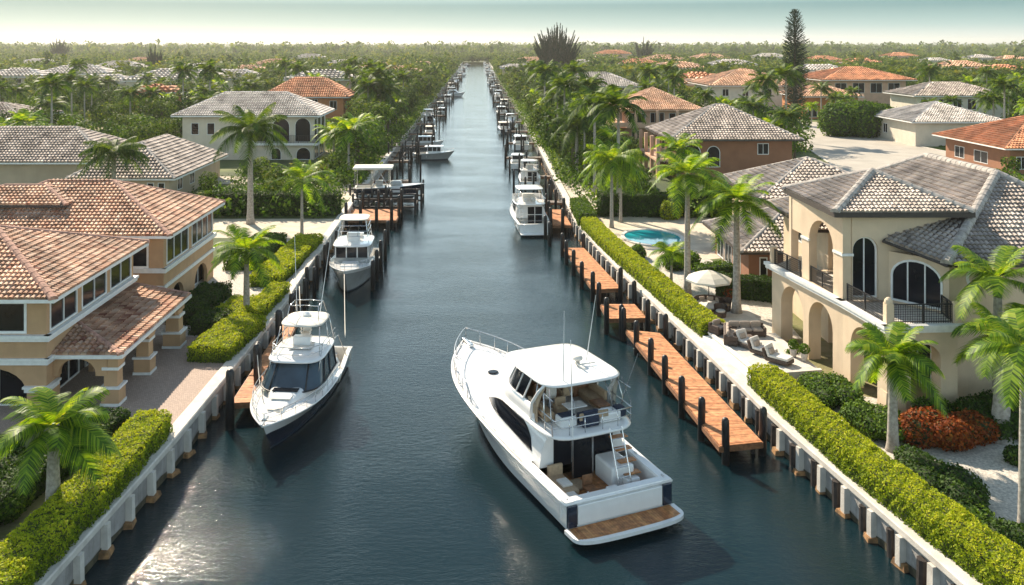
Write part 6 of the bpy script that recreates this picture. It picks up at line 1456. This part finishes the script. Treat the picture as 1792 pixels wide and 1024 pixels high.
# open views: keep low planting in front of named houses
def lowzone(x, y):
    for hx0, hx1, hy in ((23, 52, 133), (25, 50, 187), (-55, -24, 156), (-82, -34, 119), (84, 106, 176), (25, 60, 312), (-60, -33, 241), (115, 150, 300), (68, 99, 268), (118, 150, 246), (80, 108, 139)):
        if y < hy and y > hy * (.62 if hy in (156, 133, 241) else .78) and hx0 * y / hy - 1 < x < hx1 * y / hy + 1: return True
    return False
big = []
for (x, y) in cand:
    lz = lowzone(x, y); kind = 'p' if (random.random() < .38 and not lz) else 'b'; s_ = random.uniform(.75, 1.25) * (1.1 if not lz else .5) * (random.choice((1, 1, 1.3)) if (kind == 'b' and y < 330 and not lz and 140 < y and wl(y) - 20 < x < wr(y) + 16) else 1); big.append((x, y, kind, s_, random.random(), lz))
big.sort(key=lambda q: q[1] / q[3]); lim = {'p': 150, 'b': 150}; cnt = {'p': 0, 'b': 0}; rest = []
def where(x, y):
    near = min(HL, key=lambda q: (q[0] - x) ** 2 + (q[1] - y) ** 2)
    return near[2]
HL = [(-66, 128, 'beside the weathered beige roofed house'), (-45, 128, 'around the weathered wing roof'), (-40, 162, 'around the cream loggia house'), (-47, 250, 'around the salmon roofed orange house'), (-100, 185, 'near the tan pavilion at the left edge'),
      (-19, 180, 'along the left bank behind the moored boats'), (-19, 230, 'along the left bank far up the canal'), (-80, 230, 'in the woods behind the left houses'), (-75, 180, 'on the sandy lot left of the cream loggia house'), (16, 120, 'along the right bank behind the sportfishing boat'),
      (18, 160, 'along the right bank below the peach roofed house'), (20, 230, 'along the right bank far up the canal'), (38, 141, 'around the brown pyramid roofed house'), (38, 195, 'around the peach roofed house'), (42, 300, 'around the pale low house with long windows'),
      (62, 220, 'between the peach roofed house and the tall narrow pine'), (95, 185, 'around the white street house'), (92, 150, 'around the red brown house at the right edge'), (120, 240, 'in the gardens behind the white street house'), (70, 130, 'near the bend of the paved street')]
for (x, y, kind, s_, v, lz) in big:
    if cnt[kind] < lim[kind]:
        cnt[kind] += 1
        w_ = where(x, y)
        if kind == 'b':
            i = 3 + int(v * 2) if (lz or v > .7) else int(v * 4) % 3; ms, tr, lab, nm = TBm[i], TRb[0 if i < 3 else 1], 'leafy green tree ' + w_, 'broadleaf_tree'
            if lz: lab = 'low green bush ' + w_; nm = 'green_bush'
        else: i = int(v * 3); ms, tr, lab, nm = TPm[i], TRp[i], 'green palm tree ' + w_, 'palm_tree'
        t = thing(nm, lab, 'palm tree' if kind == 'p' else ('bush' if lz else 'tree'), (x, y, 1.45), v * 6.28, lab + ' group'); t['group'] = ('palms ' if kind == 'p' else ('bushes ' if lz else 'trees ')) + w_
        t.scale = (s_, s_, s_ * (.9 + .3 * v))
        a = bpy.data.objects.new('trunk', tr); COL.objects.link(a); a.parent = t
        b = bpy.data.objects.new('crown', ms); COL.objects.link(b); b.parent = t
        if kind == 'p': tr.materials.clear(); tr.materials.append(M['palm_trunk']); ms.materials.clear(); ms.materials.append(M['frond_dark'] if i != 1 else M['frond'])
        else: tr.materials.clear(); tr.materials.append(M['bark']); ms.materials.clear(); ms.materials.append(M['leaf_green'] if i in (0, 3) else M['leaf_dark'] if i in (1,) else M['wood_far'])
    else: rest.append((x, y, kind, s_, v))
# the rest of the wood: one mass
def merge(nb, items, temps, zs=1.0):
    for j, tp in enumerate(temps):
        it = [q for q in items if int(q[4] * len(temps)) % len(temps) == j]
        if not it: continue
        V, Fc, rr = tp.arrays(); m = len(it); ang = rng.uniform(0, 2 * PI, m); s_ = np.array([q[3] for q in it]); Mx = np.zeros((m, 3, 3)); c, sn = np.cos(ang) * s_, np.sin(ang) * s_
        Mx[:, 0, 0] = c; Mx[:, 0, 1] = -sn; Mx[:, 1, 0] = sn; Mx[:, 1, 1] = c; Mx[:, 2, 2] = s_ * zs * rng.uniform(.85, 1.2, m)
        T = np.array([(q[0], q[1], 1.45) for q in it]); VV = np.einsum('mij,nj->mni', Mx, V) + T[:, None]; FF = Fc[None] + (np.arange(m) * len(V))[:, None, None]
        nb.raw(VV.reshape(-1, 3), FF.reshape(-1, 4), (rr[None] + rng.normal(0, .16, (m, 1))).ravel())
LB = [broad_template(230, 3.2, 6.6, .8, s, 7) for s in (31, 32, 33)]; LP = [palm_template(12, 3.6, 9, .4, 1.2, h_, s) for s, h_ in ((41, 7.5), (42, 6))]
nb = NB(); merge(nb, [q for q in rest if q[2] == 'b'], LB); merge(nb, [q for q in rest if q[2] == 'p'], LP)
L2_ = [broad_template(70, 4.2, 7.5, 1.6, s, 6) for s in (51, 52, 53)]; L3_ = [broad_template(36, 9, 9, 4.2, s, 5) for s in (61, 62)]
def ring_fill(y0, y1, st0, temps, smin, smax, dens=.85, gr=0):
    y = y0; it = []
    while y < y1:
        st = st0 * (1 + gr * (y - y0)); x = -.58 * y - 20
        while x < .66 * y + 20:
            a, b = x + random.uniform(-.5, .5) * st, y + random.uniform(-.5, .5) * st
            if random.random() < dens and not blocked(a, b): it.append((a, b, 'b', random.uniform(smin, smax), random.random()))
            x += st
        y += st
    return it
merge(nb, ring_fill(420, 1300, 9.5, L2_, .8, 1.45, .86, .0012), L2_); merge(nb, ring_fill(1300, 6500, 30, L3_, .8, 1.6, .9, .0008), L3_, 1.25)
merge(nb, [(random.uniform(-19, 15), random.uniform(936, 975), 'b', random.uniform(.7, 1.2), random.random()) for _ in range(60)], L2_)
bk = [((wl(yy) - random.uniform(1.2, 3.5)) if k else (wr(yy) + random.uniform(1.2, 3.5)), yy, 'b', random.uniform(.35, .62), random.random()) for yy in np.arange(300, 955, 4.0) for k in (0, 1)]
merge(nb, bk, L2_)
# spiky tall tops near the horizon
sp = [(random.uniform(-.56, .64) * yy, yy, 'b', random.uniform(.9, 1.5), random.random()) for yy in [random.uniform(500, 1500) for _ in range(160)]]
merge(nb, [q for q in sp if not blocked(q[0], q[1])], [broad_template(60, 2.0, 13, 1.3, s, 7) for s in (71, 72)], 1.0)
tag(nb.build('woodland', 'wood_far'), 'distant green woodland of palms and trees stretching to the horizon', 'woodland', kind='stuff')
# undergrowth between the houses
it = []
for _ in range(5200):
    yy = 104 + 330 * random.random() ** 1.3; xx = random.uniform(-.57 * yy - 6, .65 * yy + 6)
    if not blocked(xx, yy): it.append((xx, yy, 'b', random.uniform(.5, 1.1), random.random()))
yy = 125.0
while yy < 700:
    for sg in (-1, 1):
        for k in ((1.9, 4.2) if yy < 170 else (.75, 3.0)): it.append(((wl(yy) - k) if sg < 0 else (wr(yy) + k), yy + random.uniform(-.5, .5), 'b', random.uniform(.6, 1.1), random.random()))
    yy += 1.7 + yy * .006
nb = NB(); merge(nb, it, [broad_template(70, 2.2, 1.9, .5, s, 6) for s in (81, 82, 83)], 1.0); tag(nb.build('undergrowth', 'leaf_green'), 'low green undergrowth between the houses and trees', 'undergrowth', kind='stuff')
# grassy verge beside the street
nb = NB(); n = 9000; P = np.c_[rng.uniform(86, 104, n), rng.uniform(150, 186, n), np.full(n, 1.55)]; P = P[(P[:, 0] > 89) & (np.sin(P[:, 0] * .5 + P[:, 1] * .2) > -.6)]
leaves(nb, P, np.tile((0, 0, 1.), (len(P), 1)), .7, .8, np.clip(rng.normal(.6, .2, len(P)), 0, 1)); tag(nb.build('grass', 'leaf_green'), 'patchy grass verge beside the paved street', 'grass', kind='stuff')

# ================================================================ terrace furniture
def terrace():
    t = thing('terrace', 'pale raised terrace with steps down to the seawall beside the cream villa', 'terrace', (18, 57, 1.5))
    m = MB(); m.prism([(16.9, 53.4), (20.9, 54.2), (20.5, 61), (15.9, 61)], 1.4, 2.05); m.build('platform', 'concrete', t)
    m = MB(); m.prism([(16.45, 53.4), (16.9, 53.4), (15.9, 61), (15.5, 61)], 1.4, 1.86); m.prism([(16.86, 53.33), (17.1, 53.36), (16.1, 61.05), (15.86, 61.05)], 2.02, 2.12); m.build('step', 'white', t)
    m = MB(); m.prism([(16.8, 53.2), (21.0, 54.0), (21.0, 54.3), (16.8, 53.45)], 1.4, 2.1); m.build('edge', 'concrete', t)
terrace()
def sofa(label, x, y, rz, L_=2.2, z=2.07, n=3, mat='cushion_taupe', base='wicker', group=None, name='sofa', cat='sofa', arms=True, W=.9):
    t = thing(name, label, cat, (x, y, z), rz, group)
    m = MB(); m.rbox((0, 0, .2), (L_, W, .3), .05); m.rbox((0, W / 2 - .1, .45), (L_, .18, .6), .06)
    for a in (-1, 1): m.box((a * (L_ / 2 - .1), -W / 2 + .1, .03), (.07, .07, .08)); m.box((a * (L_ / 2 - .1), W / 2 - .1, .03), (.07, .07, .08))
    m.build('frame', base, t, False)
    if arms:
        for a in (-1, 1): m = MB(); m.rbox((a * (L_ / 2 - .08), 0, .48), (.16, W, .3), .05); m.build('armrest', base, t, False)
    w_ = (L_ - .36) / n
    for i in range(n):
        c = -L_ / 2 + .18 + w_ * (i + .5)
        m = MB(); m.rbox((c, -.06, .43), (w_ - .03, W - .26, .17), .06, 3); m.build('seat_cushion', mat, t, False)
        m = MB(); m.rbox((c, W / 2 - .25, .70), (w_ - .04, .17, .44), .07, 3, rx=.2); m.build('back_cushion', mat, t, False)
    return t
sofa('taupe three seat sofa nearest to the seawall on the terrace', 16.95, 59.4, R(75), 2.4)
sofa('long taupe sofa at the back of the terrace', 18.3, 60.5, R(0), 2.6)
sofa('taupe corner armchair between the two terrace sofas', 16.55, 60.9, R(35), 1.1, n=1, name='armchair', cat='armchair')
def lounger(label, x, y, rz, group):
    t = thing('lounge_chair', label, 'lounge chair', (x, y, 2.07), rz, group)
    m = MB(); m.rbox((0, -.2, .2), (.95, 1.5, .26), .06); m.rbox((0, .62, .46), (.95, .16, .75), .06, rx=-.35); m.build('frame', 'wicker', t, False)
    m = MB(); m.rbox((0, -.25, .40), (.86, 1.35, .18), .07, 3); m.build('seat_cushion', 'cushion_white', t, False)
    m = MB(); m.rbox((0, .46, .68), (.86, .18, .68), .08, 3, rx=-.38); m.build('back_cushion', 'cushion_white', t, False)
    m = MB(); m.rbox((-.1, .28, .66), (.5, .15, .36), .07, 3, rx=-.45); m.build('pillow', 'cushion_taupe', t, False)
for i, (x, y, a, l) in enumerate(((17.7, 58.2, -150, 'pale cushioned lounge chair nearest to the sofas'), (18.2, 56.8, -140, 'middle pale cushioned lounge chair on the terrace'), (18.7, 55.4, -135, 'pale cushioned lounge chair nearest to the lower hedge'))): lounger(l, x, y, R(a + 180), 'lounge chairs on the terrace')
m = MB(); m.rbox((0, 0, .34), (1.0, .6, .05), .02)
for a in (-1, 1):
    for b in (-1, 1): m.box((a * .42, b * .22, .16), (.05, .05, .32))
o = m.build('coffee_table', 'wicker'); o.location = (17.9, 59.3, 2.07); tag(o, 'low dark coffee table in front of the terrace sofas', 'table')
for i, (x, y, l) in enumerate(((20.1, 56.4, 'pale tall planter with a plant beside the arcade column'), (20.5, 55.6, 'pale planter right of the lounge chairs'))):
    t = thing('planter', l, 'planter', (x, y, 2.07)); m = MB(); m.lathe((x, y, 2.07), [(.16, 0), (.24, .45), (.26, .5), (.2, .5), (.18, .4)], 14); m.build('pot', 'pot', t)
    nb = NB(); P, Nn = blob_points(420, [(0, 0, .75, .3, .3, .32), (.1, .1, .65, .28, .2, .25)]); leaves(nb, P + (x, y, 2.07), Nn, .12, .7, rng.uniform(.2, .9, len(P))); nb.build('foliage', 'leaf_green', t)
def umbrella():
    x, y = 18.0, 69.0; t = thing('patio_umbrella', 'cream patio umbrella with a dark pole over the round lounge set', 'umbrella', (x, y, 1.5)); n = 8
    m = MB()
    rows = [[(x + r * math.cos(2 * PI * j / n), y + r * math.sin(2 * PI * j / n), z) for j in range(n)] for r, z in ((.04, 4.35), (.7, 4.16), (1.3, 3.92), (1.8, 3.66), (1.8, 3.52))]; m.grid(rows, True); m.build('canopy', 'canvas', t)
    m = MB(); m.tube([(x, y, 1.5), (x, y, 4.45)], .035, 8); m.lathe((x, y, 1.5), [(.32, 0), (.3, .08), (.06, .12)], 16); m.build('pole', 'dark_wood', t)
    for j in range(n): a = 2 * PI * j / n; m = MB(); m.tube([(x, y, 4.3), (x + 1.75 * math.cos(a), y + 1.75 * math.sin(a), 3.63)], .015, 4); m.build('rib', 'dark_wood', t)
umbrella()
def daybed():
    x, y = 17.8, 68.2; t = thing('lounge_set', 'round dark wicker lounge set with pale cushions under the umbrella', 'lounge set', (x, y, 1.5))
    m = MB(); m.lathe((x, y, 1.5), [(1.25, 0), (1.3, .3), (1.2, .34)], 28); m.build('base', 'wicker', t)
    m = MB(); m.lathe((x - .05, y, 1.83), [(1.12, 0), (1.15, .1), (1.05, .15)], 28); m.build('cushion', 'cushion_white', t)
    m = MB(); rows = [[(x + r * math.cos(a), y + r * math.sin(a), z) for a in [R(-20) + R(200) * i / 20 for i in range(21)]] for r, z in ((1.18, 1.8), (1.24, 2.3), (1.14, 2.34), (1.06, 1.9))]; m.grid(rows); m.build('backrest', 'wicker', t)
    for a in (.4, 1.2, 2.0): m = MB(); m.rbox((x + .85 * math.cos(a), y + .85 * math.sin(a), 2.1), (.5, .16, .4), .07, 3, rz=a + PI / 2); m.build('pillow', 'cushion_taupe', t)
daybed()
def roundchair(label, x, y, mat):
    t = thing('round_chair', label, 'chair', (x, y, 1.5)); m = MB(); m.lathe((x, y, 1.5), [(.4, 0), (.45, .36), (.36, .4)], 18); m.grid([[(x + r * math.cos(a), y + r * math.sin(a), z) for a in [R(-30) + R(200) * i / 14 for i in range(15)]] for r, z in ((.42, 1.8), (.5, 2.4), (.42, 2.42), (.36, 1.9))]); m.build('frame', 'wicker', t)
    m = MB(); m.lathe((x, y, 1.88), [(.34, 0), (.36, .1), (.3, .14)], 18); m.build('cushion', mat, t)
roundchair('brown wicker tub chair right of the umbrella pole', 19.0, 68.0, 'cushion_tan'); roundchair('dark wicker tub chair in front of the umbrella', 18.2, 66.4, 'cushion_white')
area('lounge_paving', [(16.9, 63.4), (20.6, 63.4), (21.2, 70.6), (16.4, 71)], 1.512, 'concrete')

# ================================================================ haze
m = MB(); m.bx(-4400, 4400, -120, 8800, -3.0, 62); hz = m.build('haze', None); tag(hz, 'thin warm haze in the air over the canal', 'haze', kind='stuff')
hm = bpy.data.materials.new('haze'); hm.use_nodes = True; nt = hm.node_tree; nt.nodes.clear()
pv = N(nt, 'ShaderNodeVolumePrincipled'); ou = N(nt, 'ShaderNodeOutputMaterial'); pv.inputs['Color'].default_value = (.93, .90, .82, 1); pv.inputs['Density'].default_value = .00011; pv.inputs['Anisotropy'].default_value = .35
nt.links.new(pv.outputs[0], ou.inputs['Volume']); hz.data.materials.append(hm)
